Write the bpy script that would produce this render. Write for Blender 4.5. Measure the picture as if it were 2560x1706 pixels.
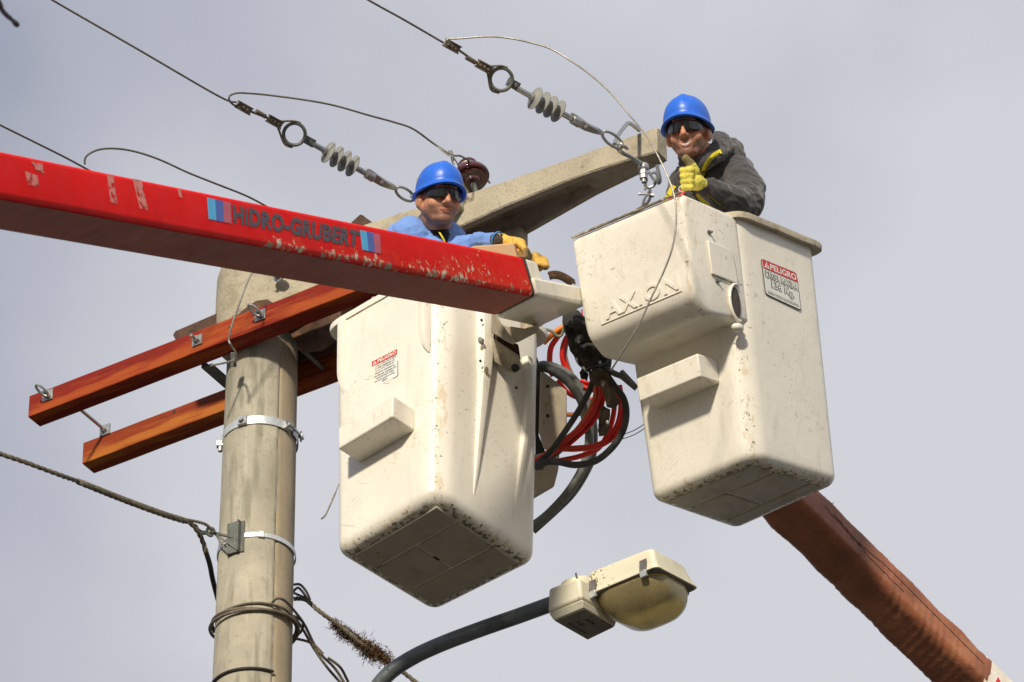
import bpy, bmesh, math, random
from mathutils import Vector, Matrix, noise
from mathutils.bvhtree import BVHTree
random.seed(7)
V = Vector
for o in list(bpy.data.objects): bpy.data.objects.remove(o, do_unlink=True)
scn = bpy.context.scene
COL = scn.collection
# ---------------------------------------------------------------- camera
PITCH = math.radians(36.3); FPX = 14222.2
cd = bpy.data.cameras.new('camera'); cam = bpy.data.objects.new('camera', cd); COL.objects.link(cam)
cam.location = (0, 0, 1.6); cam.rotation_euler = (math.pi/2 + PITCH, 0, 0)
cd.sensor_width = 36; cd.lens = 200; cd.clip_start = .1; cd.clip_end = 6000
cd.dof.use_dof = True; cd.dof.focus_distance = 22.4; cd.dof.aperture_fstop = 9
scn.camera = cam
# ---------------------------------------------------------------- sky
SUN_EL, SUN_AZ = math.radians(22), math.radians(-15)      # azimuth measured from the camera's back, negative = left
w = bpy.data.worlds.new("World"); scn.world = w; w.use_nodes = True
nt = w.node_tree; nt.nodes.clear(); N = nt.nodes.new; L = nt.links.new
out = N('ShaderNodeOutputWorld'); bg = N('ShaderNodeBackground'); bg.inputs['Strength'].default_value = .1
sky = N('ShaderNodeTexSky'); sky.sky_type = 'NISHITA'; sky.sun_disc = False
sky.sun_elevation = SUN_EL; sky.sun_rotation = math.pi - SUN_AZ
tc = N('ShaderNodeTexCoord'); nz = N('ShaderNodeTexNoise'); nz.inputs['Scale'].default_value = 6; nz.inputs['Detail'].default_value = 5
nz.inputs['Roughness'].default_value = .45
rp = N('ShaderNodeValToRGB'); rp.color_ramp.elements[0].position = .34; rp.color_ramp.elements[1].position = .62
rp.color_ramp.elements[0].color = (.34, .365, .46, 1); rp.color_ramp.elements[1].color = (.67, .675, .72, 1)
sc = N('ShaderNodeVectorMath'); sc.operation = 'SCALE'; sc.inputs['Scale'].default_value = 10
mx = N('ShaderNodeMix'); mx.data_type = 'RGBA'; mx.inputs['Factor'].default_value = .95
bank = N('ShaderNodeVectorMath'); bank.operation = 'DOT_PRODUCT'; bank.inputs[1].default_value = (-.88, -.16, .44)
bm_ = N('ShaderNodeMapRange'); bm_.inputs[1].default_value = .06; bm_.inputs[2].default_value = .24; bm_.inputs[3].default_value = .10; bm_.inputs[4].default_value = -.16
ad = N('ShaderNodeMath'); ad.operation = 'ADD'
L(tc.outputs['Generated'], bank.inputs[0]); L(bank.outputs['Value'], bm_.inputs[0]); L(bm_.outputs[0], ad.inputs[0]); L(nz.outputs['Fac'], ad.inputs[1])
L(tc.outputs['Generated'], nz.inputs['Vector']); L(ad.outputs[0], rp.inputs['Fac']); L(rp.outputs['Color'], sc.inputs[0])
L(sky.outputs['Color'], mx.inputs[6]); L(sc.outputs[0], mx.inputs[7]); L(mx.outputs[2], bg.inputs['Color']); L(bg.outputs[0], out.inputs[0])
# ---------------------------------------------------------------- sun
sd = bpy.data.lights.new('sun', 'SUN'); sd.energy = 4.3; sd.angle = math.radians(4.5); sd.color = (1, .90, .75)
so = bpy.data.objects.new('sun', sd); COL.objects.link(so)
sdir = V((math.sin(SUN_AZ)*math.cos(SUN_EL), -math.cos(SUN_AZ)*math.cos(SUN_EL), math.sin(SUN_EL)))
so.rotation_euler = sdir.to_track_quat('Z', 'Y').to_euler(); so.location = (0, -20, 30)
scn.view_settings.view_transform = 'Standard'; scn.view_settings.look = 'None'
scn.view_settings.exposure = 0; scn.view_settings.gamma = 1; scn.view_settings.use_curve_mapping = False
scn.render.engine = 'CYCLES'
# ---------------------------------------------------------------- measuring helpers
CF = V((0, math.cos(PITCH), math.sin(PITCH))); CR = V((1, 0, 0)); CU = V((0, -math.sin(PITCH), math.cos(PITCH))); CC = V((0, 0, 1.6))
def ray(x, y): return CF + (x-1280)/FPX*CR + (853-y)/FPX*CU
def P(x, y, d): return CC + d*ray(x, y)
def onz(x, y, z): r = ray(x, y); return CC + r*((z-CC.z)/r.z)
def onpl(x, y, q, n): r = ray(x, y); return CC + r*((q-CC).dot(n)/r.dot(n))
def dep(p): return (p-CC).dot(CF)
# ---------------------------------------------------------------- mesh helpers
class MB:
    def __init__(s): s.v = []; s.f = []; s.a = []
    def add(s, vs, fs, a=None):
        b = len(s.v); s.v += [V(p) for p in vs]; s.f += [tuple(i+b for i in f) for f in fs]
        s.a += (list(a) if a is not None else [0.0]*len(vs)); return s
    def box8(s, c):      # c: bottom 4 (ccw) then top 4
        return s.add(c, [(3,2,1,0),(4,5,6,7),(0,1,5,4),(1,2,6,5),(2,3,7,6),(3,0,4,7)])
    def box(s, c, ax, ay, az):   # centre and half axis vectors
        c = V(c); q = []
        for k in (-1, 1):
            for i, j in ((-1,-1),(1,-1),(1,1),(-1,1)): q.append(c+ax*i+ay*j+az*k)
        return s.box8(q)
    def loft(s, rings, cap=True, closed=True, a=None):
        n = len(rings[0]); vs = [p for r in rings for p in r]; fs = []
        m = n if closed else n-1
        for i in range(len(rings)-1):
            for j in range(m):
                k = (j+1) % n; fs.append((i*n+j, i*n+k, (i+1)*n+k, (i+1)*n+j))
        if cap and closed:
            fs.append(tuple(reversed(range(n)))); fs.append(tuple((len(rings)-1)*n+j for j in range(n)))
        return s.add(vs, fs, a)
    def tube(s, path, r, n=8, closed=False, cap=True, flat=1.0):
        path = [V(p) for p in path]; m = len(path)
        rr = r if isinstance(r, (list, tuple)) else [r]*m
        rings = []; up = None
        for i, p in enumerate(path):
            if closed: t = path[(i+1) % m]-path[i-1]
            else: t = path[min(i+1, m-1)]-path[max(i-1, 0)]
            if t.length < 1e-9: t = V((0,0,1))
            t.normalize()
            if up is None: up = t.orthogonal().normalized()
            up = (up - t*up.dot(t))
            if up.length < 1e-6: up = t.orthogonal()
            up.normalize(); sd_ = t.cross(up)
            rings.append([p+(up*math.cos(2*math.pi*k/n)+sd_*flat*math.sin(2*math.pi*k/n))*rr[i] for k in range(n)])
        if closed:
            b = [v for q in rings for v in q]; fs = []
            # align last ring with first
            off = min(range(n), key=lambda o: (rings[-1][0]-rings[0][o]).length)
            for i in range(m):
                o = off if i == m-1 else 0; i2 = (i+1) % m
                for j in range(n):
                    fs.append((i*n+j, i*n+(j+1) % n, i2*n+(j+1+o) % n, i2*n+(j+o) % n))
            return s.add(b, fs)
        return s.loft(rings, cap)
    def lathe(s, o, d, prof, n=32, sx=1.0):   # prof: (distance along d, radius)
        o = V(o); d = V(d).normalized(); u = d.orthogonal().normalized(); w_ = d.cross(u)
        return s.loft([[o+d*h+(u*math.cos(2*math.pi*k/n)+w_*sx*math.sin(2*math.pi*k/n))*max(r, 1e-5) for k in range(n)] for h, r in prof])
    def cyl(s, a, b, r, n=16): return s.tube([a, b], r, n)
    def hexn(s, c, d, r, h): d = V(d).normalized(); return s.tube([V(c)-d*h/2, V(c)+d*h/2], r, 6)
    def ell(s, c, X, Y, Z, n=20, m=14):
        c = V(c); rings = []
        for i in range(m+1):
            t = math.pi*i/m; st, ct = max(math.sin(t), 1e-4), math.cos(t)
            rings.append([c+Y*ct+(X*math.cos(2*math.pi*k/n)+Z*math.sin(2*math.pi*k/n))*st for k in range(n)])
        return s.loft(rings)
    def cap(s, a, ra, b, rb, n=14):
        a = V(a); b = V(b); d = (b-a); l = d.length; d = d/l if l > 1e-9 else V((0,0,1))
        u = d.orthogonal().normalized(); w_ = d.cross(u); pr = []
        for i in range(7): t = math.pi/2*(1-i/6); pr.append((-math.sin(t)*ra, max(math.cos(t)*ra, 1e-5)))
        for i in range(7): t = math.pi/2*i/6; pr.append((l+math.sin(t)*rb, max(math.cos(t)*rb, 1e-5)))
        return s.loft([[a+d*h+(u*math.cos(2*math.pi*k/n)+w_*math.sin(2*math.pi*k/n))*r for k in range(n)] for h, r in pr])
    def torus(s, c, n_, R, r, seg=36, k=10, sx=None):
        n_ = V(n_).normalized(); u = sx.normalized() if sx else n_.orthogonal().normalized(); w_ = n_.cross(u)
        return s.tube([V(c)+(u*math.cos(2*math.pi*i/seg)+w_*math.sin(2*math.pi*i/seg))*R for i in range(seg)], r, k, closed=True)
def smooth(path, k=6):      # catmull-rom
    path = [V(p) for p in path]; o = []
    for i in range(len(path)-1):
        p0 = path[max(i-1, 0)]; p1 = path[i]; p2 = path[i+1]; p3 = path[min(i+2, len(path)-1)]
        for j in range(k):
            t = j/k; o.append(.5*((2*p1)+(p2-p0)*t+(2*p0-5*p1+4*p2-p3)*t*t+(3*p1-p0-3*p2+p3)*t**3))
    o.append(path[-1]); return o
def obj(name, mb, mat, parent=None, sharp=35, bevel=0, smooth_=True, seg=2, solid=0):
    org = parent.location.copy() if parent is not None and parent.type == 'EMPTY' else (V(parent['org']) if parent is not None else (mb.v[0].copy()*0+sum(mb.v, V((0,0,0)))/len(mb.v)))
    me = bpy.data.meshes.new(name)
    me.from_pydata([tuple(p-org) for p in mb.v], [], mb.f); me.validate()
    bm = bmesh.new(); bm.from_mesh(me); bmesh.ops.recalc_face_normals(bm, faces=bm.faces); bm.to_mesh(me); bm.free()
    if smooth_:
        for p in me.polygons: p.use_smooth = True
        me.set_sharp_from_angle(angle=math.radians(sharp))
    if any(mb.a) and len(me.vertices) == len(mb.a):
        at = me.attributes.new('wear', 'FLOAT', 'POINT'); at.data.foreach_set('value', mb.a)
    me.materials.append(mat)
    o = bpy.data.objects.new(name, me); COL.objects.link(o)
    if parent is None: o.location = org
    else: o.parent = parent
    o['org'] = tuple(org) if parent is None else tuple(org)
    if bevel:
        m = o.modifiers.new('b', 'BEVEL'); m.width = bevel; m.segments = seg; m.limit_method = 'ANGLE'; m.angle_limit = math.radians(40); m.harden_normals = False
    if solid:
        m = o.modifiers.new('s', 'SOLIDIFY'); m.thickness = solid; m.offset = 0
    return o
def tag(o, label, cat, group=None, kind=None):
    if label: o['label'] = label
    if cat: o['category'] = cat
    if group: o['group'] = group
    if kind: o['kind'] = kind
    return o
def thing(name, loc, label, cat, group=None):
    o = bpy.data.objects.new(name, None); COL.objects.link(o); o.location = loc; o.empty_display_size = .1
    return tag(o, label, cat, group)
def blob(mb, vox, it=4, disp=None):
    me = bpy.data.meshes.new('t'); me.from_pydata([tuple(p) for p in mb.v], [], mb.f)
    bm = bmesh.new(); bm.from_mesh(me); bmesh.ops.triangulate(bm, faces=bm.faces); bm.to_mesh(me); bm.free()
    o = bpy.data.objects.new('t', me); COL.objects.link(o)
    m = o.modifiers.new('r', 'REMESH'); m.mode = 'VOXEL'; m.voxel_size = vox
    if it:
        m = o.modifiers.new('s', 'SMOOTH'); m.factor = .5; m.iterations = it
    dg = bpy.context.evaluated_depsgraph_get(); e = o.evaluated_get(dg).to_mesh()
    r = MB(); vs = [v.co.copy() for v in e.vertices]; ns = [v.normal.copy() for v in e.vertices]
    if disp: vs = [v+n*disp(v, n) for v, n in zip(vs, ns)]
    r.add(vs, [tuple(p.vertices) for p in e.polygons])
    o.evaluated_get(dg).to_mesh_clear(); bpy.data.objects.remove(o); bpy.data.meshes.remove(me)
    return r
def bvh(*mbs):
    v = []; f = []
    for m in mbs: b = len(v); v += m.v; f += [tuple(i+b for i in q) for q in m.f]
    return BVHTree.FromPolygons([tuple(p) for p in v], f)
def hit(t, x, y, off=0, fb=None):
    r = ray(x, y).normalized(); q = t.ray_cast(CC, r)
    if q[0] is None: return fb
    return q[0]-r*off
# ---------------------------------------------------------------- materials
def M(name, col, rough=.6, metal=0, var=.12, vs=6, st=(1,1,1), rot=(0,0,0), bump=.15, bs=80, spots=(), spec=.5, coat=0, alpha=None, trans=0, sheen=0, coord='Object'):
    m = bpy.data.materials.new(name); m.use_nodes = True; t = m.node_tree; n = t.nodes.new; l = t.links.new
    b = t.nodes['Principled BSDF']; b.inputs['Roughness'].default_value = rough; b.inputs['Metallic'].default_value = metal
    b.inputs['Specular IOR Level'].default_value = spec; b.inputs['Coat Weight'].default_value = coat; b.inputs['Coat Roughness'].default_value = .15
    b.inputs['Transmission Weight'].default_value = trans; b.inputs['Sheen Weight'].default_value = sheen
    tc_ = n('ShaderNodeTexCoord')
    def noi(scale, st_=(1,1,1), rot_=(0,0,0), det=5, r_=.55, loc=(0,0,0), dist=0):
        mp = n('ShaderNodeMapping'); mp.vector_type = 'TEXTURE'; mp.inputs['Scale'].default_value = tuple(1/q for q in st_); mp.inputs['Rotation'].default_value = rot_; mp.inputs['Location'].default_value = loc
        z = n('ShaderNodeTexNoise'); z.inputs['Scale'].default_value = scale; z.inputs['Detail'].default_value = det; z.inputs['Roughness'].default_value = r_; z.inputs['Distortion'].default_value = dist
        l(tc_.outputs[coord], mp.inputs['Vector']); l(mp.outputs[0], z.inputs['Vector']); return z.outputs['Fac']
    def mix(f, a, c):
        q = n('ShaderNodeMix'); q.data_type = 'RGBA'; l(f, q.inputs['Factor'])
        if isinstance(a, tuple): q.inputs[6].default_value = (*a, 1)
        else: l(a, q.inputs[6])
        if isinstance(c, tuple): q.inputs[7].default_value = (*c, 1)
        else: l(c, q.inputs[7])
        return q.outputs[2]
    def rng(v, a, b_, c=0, d=1):
        q = n('ShaderNodeMapRange'); q.inputs[1].default_value = a; q.inputs[2].default_value = b_; q.inputs[3].default_value = c; q.inputs[4].default_value = d; l(v, q.inputs[0]); return q.outputs[0]
    lo = tuple(max(c*(1-var), 0) for c in col); hi = tuple(min(c*(1+var), 1) for c in col)
    cur = mix(rng(noi(vs, st, rot), .3, .7), lo, hi)
    wear = None; rn = noi(vs*3)
    for i, s in enumerate(spots):
        v = noi(s.get('s', 20), s.get('st', (1,1,1)), s.get('rot', (0,0,0)), s.get('det', 6), s.get('r', .6), (i*7.3, i*3.1, 0), s.get('dist', 0))
        if s.get('g'):
            if wear is None:
                at = n('ShaderNodeAttribute'); at.attribute_name = 'wear'; wear = at.outputs['Fac']
            q = n('ShaderNodeMath'); q.operation = 'MULTIPLY_ADD'; l(wear, q.inputs[0]); q.inputs[1].default_value = s['g']; l(v, q.inputs[2]); v = q.outputs[0]
        if s.get('attr'):
            at = n('ShaderNodeAttribute'); at.attribute_name = s['attr']; v = at.outputs['Fac']
        k = rng(v, s['t'], s['t']+s.get('w', .02), 0, s.get('k', 1))
        if s.get('m'):   # patchy: multiply with a second broad noise
            k2 = rng(noi(s['m'], loc=(i*2.2, 5, 1)), s.get('mt', .45), s.get('mt', .45)+.15)
            q = n('ShaderNodeMath'); q.operation = 'MULTIPLY'; l(k, q.inputs[0]); l(k2, q.inputs[1]); k = q.outputs[0]
        cur = mix(k, cur, s['c'])
    l(cur, b.inputs['Base Color'])
    l(rng(rn, .3, .7, max(rough-.08, .02), min(rough+.08, 1)), b.inputs['Roughness'])
    if bump:
        bp = n('ShaderNodeBump'); bp.inputs['Strength'].default_value = bump; bp.inputs['Distance'].default_value = .01
        l(noi(bs, st, rot), bp.inputs['Height']); l(bp.outputs[0], b.inputs['Normal'])
    if alpha is not None:   # (scale, threshold): worn through
        l(rng(noi(alpha[0], alpha[2] if len(alpha) > 2 else (1,1,1)), alpha[1], alpha[1]+.06), b.inputs['Alpha'])
    return m
R90 = math.pi/2
def scr(c, th, s=3, k=.8, **kw):      # thin scratch families in three directions
    o = []
    for j, rt in enumerate(((.5,.3,.9), (-.4,.9,.2), (1.2,-.5,.4), (.1,.2,-.3))):
        d = dict(c=c, s=s*(1, .6, 1.5, .45)[j], st=(34, 1.0, 34), rot=rt, t=th, w=.03, k=k*(1,.8,.6,.9)[j], m=(5,3,8,2.5)[j], mt=.535, det=3, dist=.25); d.update(kw); o.append(d)
    return o
WHITE = M('cream gelcoat', (.80,.76,.65), .38, var=.05, vs=3, bump=.12, bs=25, coat=.1, spots=[
    dict(c=(.60,.53,.40), s=5, t=.58, w=.18, k=.55),
    dict(c=(.62,.55,.42), s=9, st=(2.2,2.2,.35), t=.56, w=.16, k=.5),
    dict(c=(.54,.38,.18), s=20, t=.70, w=.04, k=.7, g=.06, m=4, mt=.5),
    dict(c=(.20,.17,.11), s=55, t=.735, w=.03, k=.8, g=.12, m=3, mt=.52),
    dict(c=(.56,.42,.22), s=34, st=(1.3,1.3,.35), t=.81, w=.10, k=.55, g=.40),
    dict(c=(.10,.09,.06), s=48, t=.86, w=.03, k=.85, g=.38, r=.7)]+scr((.22,.18,.11), .645, s=3.6, k=.85)+scr((.50,.40,.24), .615, s=2.6, k=.5)+scr((.30,.25,.17), .635, s=8, k=.6))
WHITE_D = M('grimy and shaded cream gelcoat', (.48,.42,.31), .6, var=.15, vs=6, bump=.3, bs=30, spots=[
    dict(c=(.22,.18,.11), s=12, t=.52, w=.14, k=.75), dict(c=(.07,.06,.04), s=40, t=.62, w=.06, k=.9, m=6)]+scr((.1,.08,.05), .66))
BASEM = M('scuffed shaded underside gelcoat', (.42,.38,.30), .6, var=.12, vs=5, bump=.25, bs=30, spots=[  # base colour lowered to carry the underside's shade; scuffs and scratches are wear
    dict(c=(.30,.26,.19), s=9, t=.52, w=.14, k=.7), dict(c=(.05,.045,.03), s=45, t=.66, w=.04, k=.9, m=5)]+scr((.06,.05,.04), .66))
EDGED = M('chipped edge gelcoat', (.20,.165,.10), .7, var=.3, vs=20, bump=.4, bs=50, spots=[dict(c=(.5,.44,.3), s=30, t=.55, w=.05)])
RED = M('chipped red boom paint', (.74,.004,.001), .5, var=.08, vs=3, bump=.06, bs=20, spec=.07, spots=[
    dict(c=(.50,.006,.004), s=8, t=.55, w=.2, k=.5),
    dict(c=(.72,.05,.008), s=15, t=.80, w=.25, k=.6, g=.42),
    dict(c=(.66,.58,.40), s=34, t=.955, w=.02, g=.42, r=.7),
    dict(c=(.30,.27,.16), s=22, t=.985, w=.015, g=.42, r=.6),
    dict(c=(.70,.55,.30), s=90, t=.74, w=.02, k=.8, m=6)])
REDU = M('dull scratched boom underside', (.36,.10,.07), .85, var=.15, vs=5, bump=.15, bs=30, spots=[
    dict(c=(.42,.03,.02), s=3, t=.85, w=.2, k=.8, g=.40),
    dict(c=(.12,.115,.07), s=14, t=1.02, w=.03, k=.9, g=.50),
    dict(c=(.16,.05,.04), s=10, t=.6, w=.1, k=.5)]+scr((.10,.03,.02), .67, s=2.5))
COPPER = M('faded copper vinyl', (.29,.105,.052), .40, var=.3, vs=6, bump=.45, bs=22, spec=.45, spots=[
    dict(c=(.38,.17,.07), s=6, t=.55, w=.15, k=.6), dict(c=(.15,.045,.03), s=9, t=.6, w=.12, k=.6),
    dict(c=(.12,.06,.05), s=26, st=(1,1,1), t=.66, w=.03, k=.8, m=3)])
CONC = M('weathered concrete', (.385,.355,.27), .9, var=.22, vs=5, bump=.22, bs=150, spots=[
    dict(c=(.21,.20,.145), s=5, st=(3,3,.45), t=.52, w=.12, k=.75), dict(c=(.50,.47,.37), s=9, st=(2.5,2.5,.25), t=.57, w=.1, k=.55), dict(c=(.24,.22,.15), s=40, t=.56, w=.14, k=.5),
    dict(c=(.12,.10,.06), s=120, t=.70, w=.03, k=.8), dict(c=(.20,.16,.09), s=22, t=.66, w=.05, k=.6),
    dict(c=(.38,.29,.175), attr='wear', t=.2, w=.5, k=.6), dict(c=(.66,.60,.45), s=200, t=.75, w=.02, k=.8)])
CONCT = M('pale crossarm concrete', (.42,.375,.27), .9, var=.12, vs=7, bump=.5, bs=90, spots=[
    dict(c=(.27,.235,.155), s=10, t=.52, w=.14, k=.7), dict(c=(.25,.21,.14), s=45, t=.56, w=.1, k=.5), dict(c=(.10,.08,.05), s=80, t=.68, w=.03, k=.8), dict(c=(.14,.11,.07), s=25, t=.68, w=.05, k=.6, g=.2)])
def wood(name, c1, c2): return M(name, c1, .65, spec=.18, var=.2, vs=3, st=(.6,6,6), rot=(0,0,math.radians(-32.3)), bump=.25, bs=30, spots=[
    dict(c=c2, s=2.2, st=(.8,7,7), rot=(0,0,math.radians(-32.3)), t=.48, w=.12, k=.85), dict(c=(.10,.012,.006), s=5, st=(.7,8,8), rot=(0,0,math.radians(-32.3)), t=.62, w=.08, k=.7),
    dict(c=(.03,.01,.005), s=60, t=.72, w=.02, k=.8)])
WOOD1 = wood('red stained hardwood', (.22,.018,.008), (.36,.075,.014)); WOOD2 = wood('orange stained hardwood', (.25,.04,.010), (.42,.14,.022))
GALV = M('galvanised steel', (.42,.43,.42), .42, .75, var=.2, vs=30, bump=.1, bs=60, spots=[dict(c=(.18,.18,.16), s=30, t=.58, w=.1, k=.6)])
GALVL = M('bright galvanised band', (.66,.70,.70), .4, .5, var=.12, vs=30, bump=.1)
STEELD = M('dull grey steel', (.16,.17,.15), .55, .5, var=.25, vs=25, bump=.2, spots=[dict(c=(.3,.3,.26), s=40, t=.6, w=.05, k=.6)])
CLAMPM = M('oxidised clamp metal', (.20,.17,.12), .6, .4, var=.3, vs=60, bump=.4, bs=120, spots=[dict(c=(.05,.045,.03), s=90, t=.5, w=.1, k=.7)])
RUST = M('rusty brown plate', (.085,.045,.025), .8, .1, var=.35, vs=18, bump=.4, spots=[dict(c=(.20,.09,.03), s=16, t=.55, w=.1, k=.7)])
POLY = M('grey polymer sheds', (.27,.27,.245), .62, var=.06, vs=10, bump=.04)
PORC = M('brown glazed porcelain', (.075,.018,.02), .12, var=.2, vs=9, bump=.02, coat=.6)
WIRE = M('weathered aluminium wire', (.15,.13,.10), .55, .4, var=.3, vs=50, bump=.3, bs=200)
WIREL = M('bright aluminium wire', (.36,.34,.29), .45, .5, var=.2, vs=50, bump=.2, bs=200)
CABLE = M('weathered strand cable', (.17,.145,.105), .7, .2, var=.3, vs=40, bump=.4, bs=150)
BLACKC = M('black sheathed cable', (.025,.023,.022), .5, var=.3, vs=20, bump=.2)
HOSER = M('red hydraulic hose', (.80,.022,.008), .4, var=.15, vs=10, bump=.05, spots=[dict(c=(.62,.09,.01), s=5, t=.55, w=.1, k=.7)])
HOSEO = M('orange hydraulic hose', (.70,.20,.02), .4, var=.15, vs=10, bump=.05)
HOSEB = M('black rubber hose', (.045,.047,.042), .55, var=.3, vs=20, bump=.2, spots=[dict(c=(.11,.105,.085), s=14, t=.56, w=.1, k=.6)])
HOSEG = M('grey conduit hose', (.17,.18,.16), .6, var=.25, vs=16, bump=.2)
FAB = M('tattered dark canvas', (.032,.03,.025), .85, var=.4, vs=20, bump=.5, bs=60, spots=[dict(c=(.10,.09,.06), s=18, t=.56, w=.1, k=.6)])
FABB = M('tattered brown canvas', (.115,.085,.055), .9, var=.3, vs=20, bump=.5, bs=60, spots=[dict(c=(.035,.028,.02), s=16, t=.56, w=.1, k=.6)])
BLK = M('black rubber', (.02,.024,.022), .5, var=.2, vs=20, bump=.1)
HELM = M('blue helmet plastic', (.020,.14,.68), .38, var=.05, vs=12, bump=.08, bs=60, coat=0, spots=[dict(c=(.14,.26,.62), s=60, t=.60, w=.08, k=.4), dict(c=(.03,.10,.42), s=14, t=.6, w=.15, k=.3)])
LINER = M('black helmet lining', (.006,.007,.014), .8, var=.2, vs=20, bump=.1)
LENS = M('dark glossy lens', (.006,.006,.006), .06, var=.1, vs=5, bump=0, coat=.6)
FRAME = M('dark glasses frame', (.02,.02,.022), .3, var=.1, vs=5, bump=0)
SKIN = M('tanned skin', (.56,.26,.15), .55, var=.12, vs=25, bump=.15, bs=140, spots=[dict(c=(.50,.15,.09), s=18, t=.55, w=.15, k=.4), dict(c=(.30,.13,.08), s=130, t=.52, w=.12, k=.45), dict(c=(.075,.045,.035), attr='wear', t=.05, w=.7, k=.62)])
LIPS = M('lips', (.34,.11,.08), .5, var=.1, vs=40, bump=.1)
TEETH = M('teeth', (.66,.60,.50), .3, var=.05, vs=40, bump=0)
SHIRT = M('light blue work shirt', (.17,.32,.72), .85, var=.08, vs=25, bump=.35, bs=260, sheen=.2)
TEE = M('black undershirt', (.02,.018,.02), .9, var=.2, vs=25, bump=.2)
HOODIE = M('charcoal fleece hoodie', (.040,.037,.037), .95, var=.22, vs=60, bump=.4, bs=220, sheen=.35, spots=[dict(c=(.07,.064,.062), s=160, t=.55, w=.1, k=.6)])
TROU = M('dark work trousers', (.03,.03,.04), .9, var=.2, vs=25, bump=.2)
STRAPY = M('yellow harness webbing', (.80,.66,.02), .6, var=.08, vs=40, bump=.3, bs=300)
STRAPR = M('red harness webbing', (.60,.01,.01), .6, var=.1, vs=40, bump=.2)
STRAPG = M('grey harness pad', (.30,.30,.34), .8, var=.1, vs=40, bump=.3)
STRAPP = M('faded pink pad', (.45,.22,.26), .8, var=.1, vs=40, bump=.3)
GLOVE1 = M('dirty orange leather glove', (.70,.42,.07), .65, var=.15, vs=25, bump=.5, bs=70, spots=[dict(c=(.16,.10,.04), s=22, t=.66, w=.14, k=.85, g=.42), dict(c=(.40,.22,.05), s=30, t=.6, w=.1, k=.6)])
GLOVE2 = M('yellow leather glove', (.72,.64,.10), .65, var=.15, vs=25, bump=.5, bs=70, spots=[dict(c=(.40,.34,.05), s=26, t=.56, w=.12, k=.6), dict(c=(.14,.11,.055), attr='wear', t=.3, w=.3, k=.9)])
CUFF = M('grey knit cuff', (.06,.05,.05), .9, var=.2, vs=60, bump=.4)
BLUEC = M('blue glove binding', (.05,.22,.55), .8, var=.1, vs=60, bump=.2)
CARD = M('cardboard', (.60,.38,.21), .85, var=.06, vs=10, bump=.1)
LAMPW = M('cream lamp housing', (.74,.70,.53), .5, var=.05, vs=5, bump=.1, bs=30, spots=[dict(c=(.16,.10,.04), s=70, t=.80, w=.03, k=.9, g=.25, det=3), dict(c=(.6,.52,.36), s=6, t=.58, w=.15, k=.5)])
LAMPD = M('grimy lamp underside', (.20,.175,.13), .7, var=.2, vs=14, bump=.2, spots=[dict(c=(.04,.035,.025), s=24, t=.58, w=.06, k=.8)])
PIPE = M('dark painted steel pipe', (.13,.15,.155), .42, .3, var=.3, vs=10, bump=.15, spots=[dict(c=(.20,.21,.19), s=14, st=(1,1,1), t=.6, w=.05, k=.6), dict(c=(.03,.035,.035), s=30, t=.6, w=.08, k=.6)])
CLIPM = M('grey steel clip', (.20,.19,.18), .45, .5, var=.15, vs=20, bump=.1)
MOSS = M('dry brown air plant', (.105,.055,.022), .95, var=.4, vs=60, bump=.1)
BARK = M('dark twig', (.015,.01,.012), .9, var=.2, vs=60, bump=.1)
SW = M('sticker white', (.76,.76,.70), .4, var=.04, vs=20, bump=0)
SR = M('sticker red', (.62,.025,.02), .4, var=.08, vs=60, bump=0)
SB = M('sticker black print', (.03,.03,.03), .5, var=.1, vs=60, bump=0)
CY = M('cyan decal', (.05,.42,.72), .4, var=.08, vs=30, bump=0, alpha=(30, .22))
BL = M('blue decal', (.04,.10,.42), .4, var=.12, vs=30, bump=0, alpha=(40, .27))
PK = M('faded pink decal', (.50,.07,.10), .4, var=.15, vs=30, bump=0, alpha=(50, .28))
LETT = M('worn black lettering', (.05,.045,.055), .5, var=.2, vs=60, bump=0, alpha=(70, .33))
RESID = M('pale decal residue', (.66,.20,.16), .6, var=.2, vs=40, bump=0, alpha=(38, .42, (1,1,1)))
GROUND = M('street ground', (.08,.074,.062), .9, var=.3, vs=.3, bump=.2, bs=3)
GLASS = M('yellowed lamp bowl', (.80,.68,.36), .22, var=.12, vs=6, bump=.05, trans=.8, spots=[dict(c=(.45,.38,.18), s=5, t=.52, w=.16, k=.6), dict(c=(.25,.13,.03), s=22, t=.68, w=.05, k=.7, m=3)])
# ---------------------------------------------------------------- ground
g = MB(); K = 3000
g.add([V((-K,-K,0)), V((K,-K,0)), V((K,K,0)), V((-K,K,0))], [(0,1,2,3)])
tag(obj('ground', g, GROUND, smooth_=False), None, None, kind='structure')
# ---------------------------------------------------------------- text and decals
def textmesh(txt, bold=0.0, ext=0.0, space=1.0):
    c = bpy.data.curves.new('t', 'FONT'); c.body = txt; c.align_x = 'CENTER'; c.size = 1; c.offset = bold; c.extrude = ext; c.space_character = space; c.resolution_u = 3; c.space_line = 1.05
    o = bpy.data.objects.new('t', c); COL.objects.link(o); dg = bpy.context.evaluated_depsgraph_get()
    me = bpy.data.meshes.new_from_object(o.evaluated_get(dg)); bpy.data.objects.remove(o)
    vs = [v.co.copy() for v in me.vertices]; fs = [tuple(p.vertices) for p in me.polygons]; bpy.data.meshes.remove(me)
    x0 = min(v.x for v in vs); x1 = max(v.x for v in vs); y0 = min(v.y for v in vs); y1 = max(v.y for v in vs)
    return [((v.x-x0)/(x1-x0), (v.y-y0)/(y1-y0), v.z) for v in vs], fs
def bil(q, u, v):   # q: TL, TR, BR, BL ; v up
    t = q[0].lerp(q[1], u); b = q[3].lerp(q[2], u); return b.lerp(t, v)
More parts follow.
